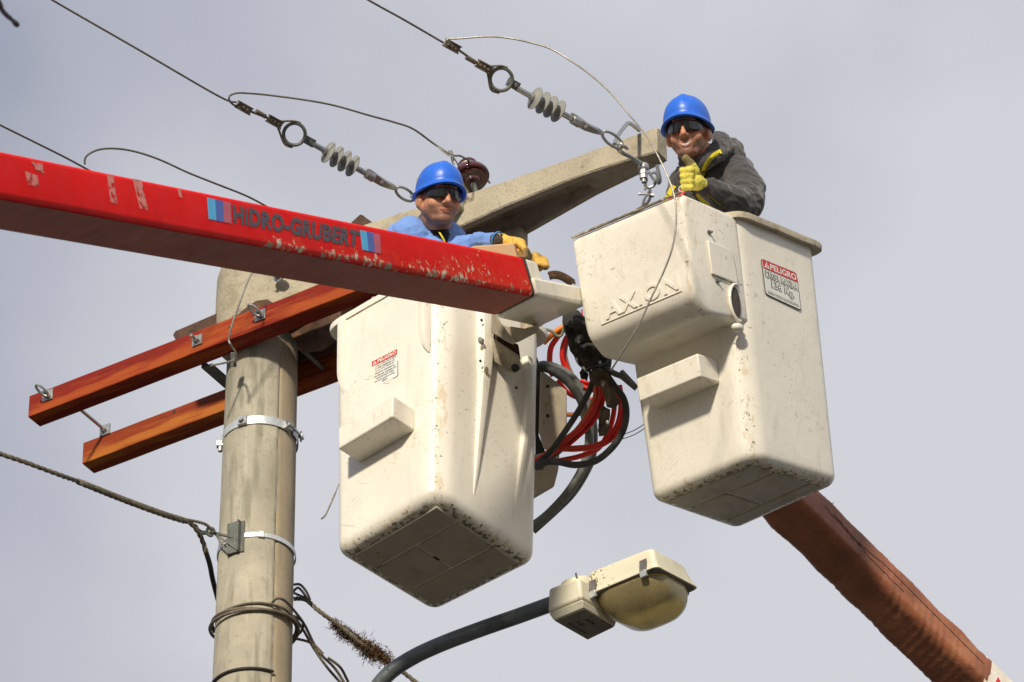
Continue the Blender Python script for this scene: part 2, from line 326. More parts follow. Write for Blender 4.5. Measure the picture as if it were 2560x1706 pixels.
def quadpl(px, f3):     # four pixels projected on the plane through f3
    n = (f3[1]-f3[0]).cross(f3[2]-f3[0]).normalized()
    if n.dot(CF) > 0: n = -n
    return [onpl(x, y, f3[0], n) for x, y in px], n
def text_on(name, txt, q, n, off, mat, parent, bold=0.0, ext=0.0, sub=None, space=1.0):
    vs, fs = textmesh(txt, bold, .5 if ext else 0, space)
    if sub: u0, v0, u1, v1 = sub
    else: u0, v0, u1, v1 = 0, 0, 1, 1
    mb = MB(); mb.add([bil(q, u0+(u1-u0)*a, v0+(v1-v0)*b)+n*(off+(c+.5)*ext if ext else off) for a, b, c in vs], fs)
    return obj(name, mb, mat, parent, smooth_=False)
def plate(name, q, n, off, mat, parent, sub=(0,0,1,1), th=.0012, r=0.0):
    u0, v0, u1, v1 = sub; pts = []
    if r:
        for cx, cy, a0 in ((u1-r, v1-r, 0), (u0+r, v1-r, 90), (u0+r, v0+r, 180), (u1-r, v0+r, 270)):
            for k in range(5): a = math.radians(a0+k*22.5); pts.append((cx+r*math.cos(a), cy+r*math.sin(a)))
    else: pts = [(u1,v1),(u0,v1),(u0,v0),(u1,v0)]
    mb = MB(); mb.loft([[bil(q, a, b)+n*(off+h) for a, b in pts] for h in (0, th)])
    return obj(name, mb, mat, parent, smooth_=False)
# ================================================================ POLE AND CROSSARMS
PSI = math.radians(32.3); H = V((math.cos(PSI), -math.sin(PSI), 0)); NN = V((-math.sin(PSI), -math.cos(PSI), 0)); Z = V((0,0,1))
A = P(657, 900, 23.6)
def W(s, o, z): return A + H*s + NN*o + Z*z
pole = thing('concrete_pole', V((A.x, A.y, 0)), 'round weathered concrete pole with a ragged vertical seam', 'pole')
mb = MB(); rings = []; att = []; n = 120
seam = math.radians(-90+33)
zs = [0]+[11+i*.04 for i in range(int((A.z+.5-11)/.04)+1)]
for z in zs:
    r0 = .149+.0066*(A.z-z); ring = []
    for k in range(n):
        a = 2*math.pi*k/n - math.pi; jit = .012*noise.noise(V((0, 3, z*9)))
        d_ = (a-seam-jit+math.pi) % (2*math.pi)-math.pi
        r = r0+.0012*noise.noise(V((math.cos(a)*3, math.sin(a)*3, z*2)))
        wv = 0.0
        if 0 <= d_ < 1.9: r -= .0035; wv = 1.0
        if abs(d_) < .03: r -= .005
        ring.append(V((A.x+math.cos(a)*r, A.y+math.sin(a)*r, z))); att.append(wv)
    rings.append(ring)
mb.loft(rings, a=att); obj('shaft', mb, CONC, pole, sharp=60)
# crossarm
arm = thing('concrete_crossarm', W(0,0,.1), 'long tapering concrete crossarm reaching from the pole top to behind the man in grey', 'crossarm')
def lerp(a, b, t): return a+(b-a)*t
def tab(t, x):
    for (x0, *a), (x1, *b) in zip(t, t[1:]):
        if x <= x1: k = max(0, (x-x0)/(x1-x0)); return [lerp(p, q, k) for p, q in zip(a, b)]
    return list(t[-1][1:])
T = [(.05,.15,-.19,.12,.455,.0),(.3,.11,-.185,.15,.45,.0),(.40,.08,-.18,.17,.445,.16),(.7,.08,-.165,.194,.43,.19),(1.0,.08,-.15,.227,.395,.145),(1.25,.08,-.125,.244,.378,.11),(1.57,.08,-.07,.25,.364,.05),(1.60,.08,-.065,.25,.364,.0),(1.8,.08,-.03,.238,.36,.0),(1.945,.08,.0,.222,.355,.0)]
mb = MB(); rings = []
for i in range(60):
    s = .05+i/59*1.895; f, r, zb, zt, rc = tab(T, s)
    e = .0035*noise.noise(V((s*14, 1, 0))); e2 = .003*noise.noise(V((s*11, 5, 0)))
    wi = min(.034, (f-r)*.3)
    rings.append([W(s,f,zt-.012+e), W(s,f+e2,zb+.006), W(s,f-.006,zb), W(s,f-wi,zb), W(s,f-wi-.004,zb+rc+.0005), W(s,r+wi*.7,zb+rc+.0005), W(s,r+wi*.7-.002,zb), W(s,r,zb), W(s,r,zt), W(s,f-.012,zt+e)])
rings.append([W(1.965 if k < 9 else 1.965, 0, 0)*0+p+H*.018+(sum(rings[-1], V((0,0,0)))/10-p)*.07 for k, p in enumerate(rings[-1])])
mb.loft(rings); obj('beam', mb, CONCT, arm, sharp=30)
# collar round the pole top
mb = MB(); rings = []
for z, g_ in ((.07,-.02),(.085,-.004),(.11,0),(.30,0),(.40,-.002),(.44,-.012),(.46,-.035)):
    ring = []
    for k in range(48):
        a = 2*math.pi*k/48; c, s_ = math.cos(a), math.sin(a); R_ = .205+g_
        x = c*R_; 
        if c > 0: x = c*(R_+.12)
        ring.append(W(x, s_*R_*.98, z + .003*noise.noise(V((c*4, s_*4, z*20)))))
    rings.append(ring)
mb.loft(rings); obj('collar', mb, CONCT, arm, sharp=50)
# corbel that carries the pin insulator
mb = MB(); mb.box(W(.965, .125, .375), H*.078, NN*.085, Z*.078); obj('corbel', mb, CONCT, arm, bevel=.008)
mb = MB(); mb.box(W(1.17,-.10,.20), H*.05, NN*.03, Z*.05); obj('lug', mb, CONCT, arm, bevel=.006)
# wooden crossarms
bz = -.0497
sL1 = (onpl(70,1040,A+NN*.245,NN)-A).dot(H); 
b1 = thing('wooden_crossarm', W(sL1,.2,bz), 'dark red stained wooden crossarm bolted to the near side of the pole', 'crossarm', None)
def beam(root, s0, s1, o0, o1, mat):
    mb = MB(); k = 26; rings = []
    for i in range(k+1):
        s = lerp(s0, s1, i/k); e = [.0022*noise.noise(V((s*5, j*3.3, o0*9))) for j in range(4)]
        rings.append([W(s,o0+e[0],bz+e[1]), W(s,o1,bz+e[2]), W(s,o1,bz+.109+e[3]), W(s,o0+e[1],bz+.109+e[2])])
    mb.loft(rings); return obj('beam', mb, mat, root, sharp=30, bevel=.003)
beam(b1, sL1, .95, .245, .160, WOOD1)
sL2 = (onpl(207,1118,A-NN*.152,NN)-A).dot(H)
b2 = thing('wooden_crossarm', W(sL2,-.2,bz), 'orange stained wooden crossarm behind the pole, lower of the two in the photo', 'crossarm', None)
beam(b2, sL2, .95, -.152, -.24, WOOD2)
F1 = A+NN*.245
def facept(x, y): return onpl(x, y, F1, NN)
def eyenut(x, y, root, rx=1):
    c = facept(x, y); mb = MB(); mb.box(c+NN*.004, H*.026, NN*.004, Z*.026)
    obj('washer', mb, GALV, root, bevel=.001)
    mb = MB(); mb.hexn(c+NN*.016, NN, .016, .016); mb.cyl(c+NN*.02, c+NN*.035, .008)
    pts = []
    for k in range(22):
        a = 2*math.pi*k/22; pts.append(c+NN*(.046+.026*math.cos(a))+H*(-.010*math.cos(a)+.014*math.sin(a))+Z*(.016*math.cos(a)))
    mb.tube(pts, .0058, 8, closed=True)
    obj('eye_bolt', mb, GALV, root)
eyenut(121, 990, b1); eyenut(652, 790, b1)
c = facept(495, 853); mb = MB(); mb.box(c+NN*.004, H*.024, NN*.004, Z*.024); mb.hexn(c+NN*.016, NN, .015, .016); mb.cyl(c+NN*.02, c+NN*.05-H*.0, .007); obj('bolt', mb, GALV, b1)
for x, y in ((295,925),(365,900),(780,740),(574,818)):
    c = facept(x, y); mb = MB(); mb.lathe(c-NN*.001, NN, [(0,.006),(.0016,.005)], 12); obj('bolt_hole', mb, BLK, b1)
c2 = onpl(264,1077,A-NN*.152,NN)
mb = MB(); mb.box(c2+NN*.004, H*.026, NN*.004, Z*.026); mb.hexn(c2+NN*.016, NN, .015, .016); mb.cyl(c2, c2+NN*.32, .0075); obj('spacer_bolt', mb, GALV, b2)
for x, y in ((435,1030),(510,1003)):
    c = onpl(x, y, A-NN*.152, NN); mb = MB(); mb.lathe(c-NN*.001, NN, [(0,.008),(.0016,.007)], 12); obj('bolt_hole', mb, BLK, b2)
# rusty plates between crossarm and collar
def flatpoly(name, px, off, th, mat, parent, base=None):
    pts = [onpl(x, y, A+NN*off, NN) for x, y in px]; mb = MB(); mb.loft([pts, [p-NN*th for p in pts]])
    return obj(name, mb, mat, parent, bevel=.002)
t = thing('rusty_bracket', W(-.2,.15,.1), 'rusty folded brown plate poking out above the dark red wooden crossarm', 'bracket')
flatpoly('plate', [(432,838),(438,828),(545,782),(575,797),(580,812),(440,852)], .150, .012, RUST, t)
flatpoly('plate', [(576,796),(640,752),(668,748),(690,762),(580,815)], .200, .012, RUST, t)
flatpoly('plate', [(700,800),(760,775),(850,738),(852,800),(842,850),(800,875),(752,880),(735,850)], .05, .012, RUST, t)
flatpoly('plate', [(690,845),(748,830),(850,850),(850,872),(760,900),(745,905)], -.10, .012, RUST, t)
t = thing('rusty_channel', W(.5,.0,.45), 'small peaked rusty channel end showing just above the red boom', 'bracket')
flatpoly('plate', [(878,556),(899,537),(905,537),(950,570),(940,600),(880,590)], -.1, .05, RUST, t)
t = thing('steel_angle', W(.1,-.1,-.1), 'dark steel angle under the wooden crossarms at the pole', 'bracket')
mb = MB()
mb.box(W(-.175,.06,-.055), H*.025, NN*.09, Z*.004); mb.box(W(-.2,.06,-.035), H*.004, NN*.09, Z*.02)
obj('angle', mb, STEELD, t); mb = MB()
mb.cyl(W(.20,.16,-.03), W(.20,-.15,-.03), .009); obj('angle', mb, STEELD, t)
# stays and small hardware
t = thing('pole_clamp', W(0,0,-.35), 'shiny galvanised two piece clamp band around the pole', 'clamp')
zc = A.z; 
def band(zr, h, off, a0, a1, k=60):
    r = .149+.0066*(-zr)+off; rings = []
    for i in range(k+1):
        a = lerp(a0, a1, i/k); d_ = V((math.cos(a), math.sin(a), 0)); c = V((A.x, A.y, A.z+zr))
        rings.append([c+d_*r-Z*h, c+d_*(r+.004)-Z*h, c+d_*(r+.004)+Z*h, c+d_*r+Z*h])
    return MB().loft(rings)
zb_ = -.415
mb = band(zb_, .020, .002, -2.75, -.62); obj('band', mb, GALVL, t, bevel=.001)
mb = band(zb_, .020, .002, -.50, 3.3); obj('band', mb, GALV, t, bevel=.001)
def polept(a, zr, off): r = .149+.0066*(-zr)+off; return V((A.x+math.cos(a)*r, A.y+math.sin(a)*r, A.z+zr))
for a in (-2.0, -.75):
    mb = MB(); d_ = V((math.cos(a), math.sin(a), 0)); mb.box(polept(a, zb_, .012), d_*.006, Z.cross(d_)*.02, Z*.019); mb.hexn(polept(a, zb_, .026), d_, .012, .012); obj('bolt', mb, GALV, t)
mb = MB(); p = polept(-.66, zb_, .02); q = P(757,1097,23.42); mb.cyl(p, q, .0065); mb.hexn(p.lerp(q,.72), q-p, .014, .012); mb.box(p.lerp(q,.82), CR*.004, CU*.022, CF*.02); obj('tie_rod', mb, GALV, t)
mb = MB(); p = polept(math.pi+.05, zb_-.02, .0); mb.box(p-V((.012,0,0)), V((.014,0,0)), V((0,.012,0)), Z*.012); mb.hexn(p-V((.01,0,.02)), Z, .01, .03); obj('bolt', mb, GALV, t)
t = thing('cable_bracket', W(-.1,.2,-.9), 'grey pressed steel bracket strapped to the pole with a hook for the thick cable', 'bracket')
zr = -.985
mb = band(zr, .010, .001, -3.5, .6); obj('strap', mb, GALVL, t)
a_ = -2.12
mb = MB(); d_ = V((math.cos(a_), math.sin(a_), 0)); u_ = Z.cross(d_); c = polept(a_, zr-.005, .012)
mb.box(c, d_*.003, u_*.026, Z*.075); mb.box(c+u_*.026-d_*.002, d_*.014, u_*.003, Z*.075); mb.box(c-u_*.026-d_*.004, d_*.010, u_*.003, Z*.075); mb.box(c+u_*.036-d_*.012, d_*.003, u_*.008, Z*.075)
obj('plate', mb, STEELD, t, bevel=.0015)
a2 = -1.42; mb = MB(); d2 = V((math.cos(a2), math.sin(a2), 0)); mb.box(polept(a2, zr, .006), d2*.004, Z.cross(d2)*.012, Z*.014); obj('buckle', mb, GALVL, t, bevel=.001)
mb = MB(); e = P(536,1333,22.95)
mb.tube(smooth([c+d_*.0, c.lerp(e,.5), e, P(528,1340,22.93), P(518,1334,22.93), P(520,1322,22.93), P(532,1322,22.93), P(536,1331,22.93)], 4), .0065, 8)
mb.tube(smooth([P(520,1332,22.94), P(505,1332,22.93), P(493,1324,22.93), P(488,1311,22.93)], 5), [.009]*14+[.006]*2, 8)
mb.tube([e, c-Z*.072-u_*.02+d_*.004], .0035, 6); mb.tube([e, c-Z*.068+u_*.022+d_*.004], .0035, 6)
obj('hook', mb, STEELD, t)
# bolt under the collar and the small eye on the cap
t = thing('cap_bolt', W(.13,.2,.3), 'galvanised bolt and nut sticking out of the concrete collar just below the red boom', 'bolt')
c = onpl(699,690,A+NN*.2,NN); mb = MB(); mb.lathe(c, NN, [(0,.03),(.006,.03)], 20); mb.hexn(c+NN*.016, NN, .018, .018); mb.hexn(c+NN*.034, NN, .013, .014); mb.cyl(c+NN*.03, c+NN*.075, .008); obj('bolt', mb, GALV, t)
# ================================================================ WIRES AND CABLES
def line(name, pts, r, mat, label, cat='wire', group=None, k=6, n=8):
    mb = MB(); mb.tube(smooth([P(*p) for p in pts], k), r, n); return tag(obj(name, mb, mat), label, cat, group)
line('overhead_wire', [(70,-40,22.3),(130,0,22.45),(340,121,22.62),(545,240,22.8),(590,256,22.93)], .0042, WIRE, 'overhead conductor running from the top left corner to the left insulator string')
line('overhead_wire', [(860,-40,21.6),(920,0,21.75),(1010,50,21.95),(1108,107,22.1)], .0042, WIRE, 'overhead conductor entering at the top edge and ending at the right insulator string')
line('overhead_wire', [(-60,282,22.4),(0,313,22.5),(95,360,22.65),(180,403,22.8),(300,470,23),(420,540,23.2),(560,640,23.4)], .0042, WIRE, 'overhead conductor going behind the red boom at the left edge')
line('jumper_wire', [(600,268,22.93),(583,262,22.93),(573,250,22.9),(575,240,22.9),(588,234,22.9),(608,233,22.9),(669,238,22.95),(766,251,23),(839,265,23.05),(923,289,23.1),(985,306,23.15),(1033,323,23.2),(1085,360,23.25),(1130,388,23.22),(1155,392,23.2),(1200,424,23.65),(1225,459,23.7)], .0042, WIRE, 'looping jumper wire from the left clamp to the brown pin insulator')
line('jumper_wire', [(212,412,22.8),(213,396,22.8),(225,384,22.8),(250,374,22.8),(290,372,22.85),(340,380,22.9),(400,400,22.95),(470,432,23),(540,460,23.1),(620,492,23.2),(690,530,23.3)], .0042, WIRE, 'arched jumper wire rising and falling behind the red boom')
line('jumper_wire', [(1160,134,22.15),(1120,104,22.1),(1125,98,22.1),(1146,97,22.1),(1222,92,22.1),(1279,97,22.1),(1329,108,22.05),(1378,123,22.0),(1428,153,21.95),(1478,189,21.85),(1528,234,21.75),(1577,292,21.65),(1610,332,21.55),(1644,388,21.45),(1673,451,21.38),(1688,501,21.33),(1690,557,21.3),(1681,619,21.28),(1659,680,21.28),(1627,747,21.27),(1595,817,21.27),(1554,884,21.3),(1528,926,21.35)], .0037, WIREL, 'long jumper wire curving down in front of the bucket with AXION')
line('ground_wire', [(636,672,23.3),(614,716,23.2),(583,804,23.15),(572,847,23.15),(578,864,23.15),(589,881,23.25),(585,900,23.3),(560,908,23.25),(527,914,23.2)], .0045, WIREL, 'thin bare wire hanging down over the dark red wooden crossarm')
mb = MB(); mb.box(P(584,900,23.32), CR*.012, CU*.03, CF*.01); tag(obj('wire_clamp', mb, STEELD, bevel=.002), 'small grey clamp on the left edge of the pole under the crossarm', 'clamp')
def helix(mb, path, R0, r, ns, pitch, n=6, ph0=0):
    path = [V(p) for p in path]; acc = 0; up = None; st = [[] for _ in range(ns)]
    for i, p in enumerate(path):
        tt = (path[min(i+1, len(path)-1)]-path[max(i-1, 0)]).normalized()
        if i: acc += (p-path[i-1]).length
        if up is None: up = tt.orthogonal().normalized()
        up = (up-tt*up.dot(tt)).normalized(); sd_ = tt.cross(up)
        for k in range(ns):
            a = 2*math.pi*(acc/pitch+k/ns)+ph0; st[k].append(p+(up*math.cos(a)+sd_*math.sin(a))*R0)
    for q in st: mb.tube(q, r, n)
def dens(pts, step=.006):
    o = []
    pts = smooth([P(*p) for p in pts], 8)
    for a, b in zip(pts, pts[1:]):
        k = max(1, int((b-a).length/step)); o += [a.lerp(b, i/k) for i in range(k)]
    o.append(pts[-1]); return o
t = thing('aerial_cable', P(300,1240,22.7), 'thick twisted aerial cable from the left edge to the hook on the pole', 'cable')
mb = MB(); helix(mb, dens([(-50,1115,22.3),(0,1135,22.35),(60,1155,22.4),(155,1190,22.5),(200,1206,22.6)]), .0052, .0052, 3, .09); obj('strand', mb, CABLE, t)
mb = MB(); mb.tube(dens([(-50,1115,22.3),(14,1138,22.37)]), .007, 8); obj('sheath', mb, BLACKC, t)
mb = MB(); helix(mb, dens([(195,1204,22.6),(215,1212,22.6),(300,1246,22.7),(400,1283,22.8),(460,1302,22.88)]), .0075, .0062, 5, .13, 6); obj('grip', mb, CABLE, t)
mb = MB(); helix(mb, dens([(460,1302,22.88),(478,1310,22.9),(495,1330,22.92),(507,1355,22.95),(515,1380,22.96)]), .0055, .0055, 3, .09); obj('strand', mb, CABLE, t)
mb = MB(); helix(mb, dens([(450,1297,22.88),(490,1304,22.9),(515,1312,22.92),(528,1325,22.93),(524,1334,22.93)], .004), .004, .0032, 3, .04); obj('grip', mb, CABLE, t)
mb = MB(); mb.tube(dens([(512,1372,22.96),(524,1410,23),(532,1450,23.05),(545,1500,23.12)]), .0105, 10); obj('sheath', mb, BLACKC, t)
# coil round the pole
t = thing('wire_coil', W(0,0,-1.25), 'old cable wound several times round the pole and trailing off down right', 'cable')
def coil(z0, z1, off, a0, a1, r, tilt=0.0):
    mb = MB(); pts = []
    for i in range(90):
        a = lerp(a0, a1, i/89); z = lerp(z0, z1, i/89)+.016*math.sin(a*1.3+tilt); q = polept(a, z, off+.004*math.sin(a*2+tilt)); pts.append(q)
    mb.tube(pts, r, 8); return mb
zb2 = -1.32
obj('turn', coil(zb2, zb2-.02, .009, -3.9, .9, .0062, .5), CABLE, t); obj('turn', coil(zb2-.012, zb2-.035, .016, -3.7, .6, .0065, 1.3), CABLE, t); obj('turn', coil(zb2+.012, zb2-.03, .008, -3.4, 1.1, .0055, 2.4), CABLE, t)
for pts in ([(672,1524,22.75),(680,1508,22.72),(694,1496,22.7),(712,1502,22.72),(733,1524,22.8),(760,1560,22.9),(785,1610,22.95),(806,1640,22.95),(840,1675,23),(880,1740,23)],
            [(715,1532,22.8),(738,1548,22.85),(755,1570,22.9),(785,1622,22.95),(815,1665,22.95),(845,1700,23),(880,1735,23)],
            [(735,1540,22.85),(757,1556,22.9),(752,1580,22.93),(733,1594,23)],
            [(733,1596,23),(765,1603,22.95),(787,1614,22.95),(808,1636,22.95)],
            [(820,1645,22.93),(850,1668,22.95),(868,1700,23),(890,1745,23)]):
    mb = MB(); mb.tube(dens(pts, .02), .0058, 8); obj('strand', mb, CABLE, t)
mb = MB(); mb.tube([polept(a, -1.63, .006) for a in [lerp(-2.9,-1.0,i/20) for i in range(21)]], .006, 8); tag(obj('cable_loop', mb, BLACKC), 'dark cable loop hugging the pole at the bottom edge', 'cable')
t = thing('aerial_cable', P(800,1540,23.1), 'sagging cable running down right from the pole with brown air plants on it', 'cable')
mb = MB(); helix(mb, dens([(736,1497,23.1),(765,1500,23.05),(800,1530,23),(850,1566,23),(905,1612,23),(960,1650,23.05),(1000,1675,23.1),(1040,1706,23.1),(1080,1735,23.1)]), .0052, .0052, 3, .07); obj('strand', mb, CABLE, t)
for pts in ([(734,1478,23.1),(745,1470,23.05),(758,1482,23.0),(768,1500,23.0),(775,1512,23)], [(734,1462,23.12),(750,1462,23.08),(765,1478,23.02),(775,1500,23)], [(735,1483,23.12),(755,1492,23.05),(775,1504,23)]):
    mb = MB(); mb.tube(dens(pts, .02), .0055, 8); obj('strand', mb, BLACKC, t)
mb = MB(); rnd = random.Random(3)
for (x0, y0, x1, y1, wd, cnt, ln) in ((833,1553,855,1570,14,260,.028),(852,1572,895,1600,17,520,.036),(898,1596,935,1640,20,620,.042),(925,1612,980,1655,18,620,.040)):
    for i in range(cnt):
        u = rnd.random(); a = rnd.gauss(0, .5)
        c = P(lerp(x0,x1,u)+rnd.gauss(-3,wd*.42), lerp(y0,y1,u)+rnd.gauss(2,wd*.42), 23.03+rnd.gauss(0,.018))
        d_ = V((rnd.gauss(0,1), rnd.gauss(0,1), rnd.gauss(-.45,1))).normalized()*ln*rnd.uniform(.3,1.0); s_ = d_.orthogonal().normalized()*.0016
        q = d_.cross(s_).normalized()*.0016
        mb.add([c+s_, c-s_*.5+q, c-s_*.5-q, c+d_*.5+V((0,0,-.002)), c+d_], [(0,1,3),(1,2,3),(2,0,3),(0,1,4),(1,2,4),(2,0,4)])
tag(obj('air_plant', mb, MOSS, smooth_=False), 'spiky dry brown air plant tufts growing along the sagging cable', 'plant', kind='stuff')
line('frayed_wire', [(850,1205,22.3),(835,1240,22.25),(815,1285,22.2),(803,1298,22.2)], [.0025]*5+[.004]*14, WIREL, 'short frayed wire end hanging beside the left bucket')
# ================================================================ INSULATOR STRINGS
def string(root, dpt, rod_pts, discs, rod2, flat, ringc, ringr, cl2, th, cl1, strap):
    D = lambda x, y: P(x, y, dpt(x))
    ax = (D(*discs[0])-D(*discs[-1])).normalized()
    mb = MB()
    for d_ in discs:
        c = D(*d_); mb.lathe(c-ax*.010, ax, [(0,.012),(.003,.047),(.006,.0475),(.012,.018),(.018,.013)], 36)
    m_ = D(*discs[0]); e_ = D(*discs[-1]); mb.cyl(m_+ax*.02, e_-ax*.02, .013, 20)
    obj('shed_stack', mb, POLY, root, sharp=40)
    mb = MB(); mb.lathe(D(*discs[0])+ax*.004, ax, [(0,.016),(.012,.017),(.014,.012),(.085,.0115)], 20); obj('end_fitting', mb, GALV, root)
    mb = MB(); mb.lathe(e_-ax*.012, -ax, [(0,.012),(.06,.0125),(.065,.02),(.10,.021),(.105,.015)], 20); obj('end_fitting', mb, GALV, root)
    u_ = ax.cross(CF).normalized()
    c = D(*flat); mb = MB(); mb.box(c, ax*.026, u_*.017, ax.cross(u_).normalized()*.010); mb.cyl(c-ax*.012-CF*.02, c-ax*.012+CF*.02, .008); obj('clevis', mb, STEELD, root, bevel=.002)
    rc = D(*ringc); fn = (CF*1.0+ax*.25).normalized(); mb = MB(); mb.torus(rc, fn, ringr, .0075, 40, 10); obj('guard_ring', mb, STEELD, root)
    c2 = D(*cl2); c1 = D(*cl1)
    mb = MB(); mb.tube(smooth([c2+ax*.03, c2-ax*.02+u_*.012, rc+ax*.02+u_*(ringr+.0085), rc-ax*.02+u_*(ringr+.006)], 6), .0045, 6)
    mb.tube(smooth([c2+ax*.03, c2-ax*.02-u_*.014, rc+ax*.03-u_*(ringr+.001), rc-ax*.0-u_*(ringr+.0075)], 6), .0045, 6); obj('bail', mb, CLAMPM, root)
    for cc in (c1, c2):
        mb = MB(); mb.box(cc, ax*.034, u_*.014, ax.cross(u_).normalized()*.007)
        mb.box(cc+u_*.014, ax*.036, u_*.003, ax.cross(u_).normalized()*.011); mb.box(cc-u_*.014, ax*.036, u_*.003, ax.cross(u_).normalized()*.011)
        for k in (-1,0,1): mb.hexn(cc+ax*.018*k-CF*.009, CF, .0065, .008)
        obj('wire_clamp', mb, CLAMPM, root, bevel=.0015)
    mb = MB(); mb.cyl(c1-ax*.03, c2+ax*.03, .005, 8); mb.cyl(D(*th[0]), D(*th[1]), .0095, 10); obj('link_rod', mb, CLAMPM, root)
    # twisted strap: two plates with bolts
    s0, s1, s2, s3 = [D(*p) for p in strap]
    mb = MB(); k = 14; rings = []
    for i in range(k+1):
        tt = i/k; c = s0.lerp(s1, tt*2) if tt < .5 else s1.lerp(s2, (tt-.5)*2)
        an = lerp(.2, 1.35, tt); wv = (u_*math.cos(an)+CF*math.sin(an)); tv = ax.cross(wv).normalized(); wd = .019 if .05 < tt < .9 else .014
        rings.append([c+wv*wd+tv*.005, c-wv*wd+tv*.005, c-wv*wd-tv*.005, c+wv*wd-tv*.005])
    mb.loft(rings); obj('twisted_strap', mb, GALV, root, sharp=50)
    for p in (s0.lerp(s1,.12), s1, s2-ax*-.008):
        mb = MB(); mb.hexn(p-CF*.012, CF, .009, .012); mb.cyl(p-CF*.02, p+CF*.02, .005); obj('bolt', mb, GALV, root)
    # oval link
    c = s2.lerp(s3, .5); la = (s3-s2).normalized(); hl = (s3-s2).length/2+.008; mb = MB()
    pts = [c+la*hl*math.cos(2*math.pi*i/26)+u_*.021*math.sin(2*math.pi*i/26) for i in range(26)]; mb.tube(pts, .0062, 8, closed=True); obj('oval_link', mb, GALV, root)
    c = s3; mb = MB(); pts = [c+la*(.020*math.cos(2*math.pi*i/26)+.012)+CF*.016*math.sin(2*math.pi*i/26)-u_*.006 for i in range(26)]; mb.tube(pts, .0062, 8, closed=True); obj('oval_link', mb, GALV, root)
s1_ = thing('insulator_string', P(850,400,23.15), 'left strain insulator string of four grey discs, above the HIDRO-GRUBERT lettering', 'insulator', 'strain insulator strings')
string(s1_, lambda x: 22.93+(x-590)/450*.42, None, [(818,380),(839,391),(859,402),(879,414)], None, (772,353), (736,336), .0445, (687,305), [(640,278),(664,292)], (610,270), [(915,430),(955,456),(994,474),(1030,497)])
s2_ = thing('insulator_string', P(1370,262,22.5), 'right strain insulator string of four grey discs, hanging before the crossarm tip', 'insulator', 'strain insulator strings')
string(s2_, lambda x: 22.1+(x-1108)/450*.42, None, [(1335,245),(1355,256),(1374,266),(1393,277)], None, (1283,211), (1253,199), .0445, (1211,168), [(1166,144),(1189,157)], (1130,116), [(1425,291),(1465,317),(1510,335),(1552,365)])
# hook and shackles at the arm tip
t = thing('eye_hook', P(1600,400,22.7), 'bent galvanised eye bolt wrapped round the end of the concrete crossarm', 'hook')
mb = MB(); dA = 22.62
mb.tube(smooth([P(1536,362,22.52),P(1540,350,22.55),P(1546,338,22.6),P(1566,312,22.75),P(1577,310,22.8),P(1598,326,22.95)], 5), .0085, 10); mb.tube(smooth([P(1540,362,22.52),P(1552,380,22.52),P(1575,392,22.55),P(1592,402,22.58),P(1608,412,22.62)], 5), .0085, 10)
obj('rod', mb, GALV, t); mb = MB()
c = P(1609,418,22.62); mb.lathe(c+Z*.01, -Z, [(0,.02),(.01,.022),(.018,.02),(.024,.022),(.030,.018)], 20); mb.hexn(c-Z*.030, Z, .018, .02); mb.hexn(c-Z*.052, Z, .017, .018); mb.cyl(c, c-Z*.078, .009); obj('nut', mb, GALV, t)
t = thing('shackle_chain', P(1625,460,22.7), 'galvanised shackles and clevis dangling under the crossarm tip behind the bucket rim', 'shackle')
mb = MB(); dS = 22.72
mb.tube(smooth([P(x,y,dS) for x,y in ((1617,448),(1613,463),(1620,469),(1632,466),(1641,453),(1643,438),(1636,431),(1627,434))], 5), .0065, 8); mb.tube(smooth([P(x,y,dS+.02) for x,y in ((1642,412),(1646,430),(1650,446),(1649,456),(1643,459))], 5), .0075, 8)
mb.tube(smooth([P(x,y,dS-.01) for x,y in ((1622,430),(1628,440),(1636,452),(1634,456))], 5), .006, 8); obj('shackle', mb, GALV, t)
mb = MB(); mb.tube(smooth([P(x,y,dS) for x,y in ((1611,476),(1616,470),(1624,472),(1620,484),(1611,498),(1605,520),(1603,542))], 5), .0052, 8); mb.tube(smooth([P(x,y,dS+.01) for x,y in ((1624,472),(1626,490),(1620,505),(1600,525),(1582,546))], 5), .009, 8, flat=.5); mb.cyl(P(1599,485,dS), P(1632,488,dS), .005); mb.hexn(P(1631,488,dS), CR, .011, .012); mb.hexn(P(1599,485,dS), CR, .007, .008)
mb.tube([P(1580,548,dS), P(1590,533,dS), P(1606,518,dS)], [.018,.016,.010], 10, flat=.3); mb.hexn(P(1583,541,dS-.01), CF, .010, .012); obj('clevis', mb, GALV, t)
# pin insulator
t = thing('pin_insulator', W(.95,.06,.46), 'glazed brown porcelain pin insulator on the crossarm behind the blue helmet', 'insulator')
c = onpl(1176,438,A+NN*.06,NN); ax = (Z*1.0-H*.28-NN*.05).normalized()
mb = MB(); KS = 1.12; mb.lathe(c-ax*.055, ax, [(h_*KS, r_*KS) for h_, r_ in [(0,.03),(.012,.034),(.014,.052),(.016,.058),(.022,.056),(.03,.05),(.028,.062),(.03,.067),(.034,.069),(.046,.068),(.062,.058),(.074,.042),(.082,.030),(.088,.0285),(.094,.030),(.100,.036),(.106,.037),(.112,.033),(.117,.022),(.119,.008)]], 40); obj('body', mb, PORC, t, sharp=60)
mb = MB(); mb.cyl(c-ax*.12, c-ax*.05, .012); obj('pin', mb, STEELD, t)
mb = MB(); mb.torus(c+ax*.043, ax, .036, .004, 30, 8); mb.torus(c+ax*.050, (ax+H*.1).normalized(), .037, .0035, 30, 8)
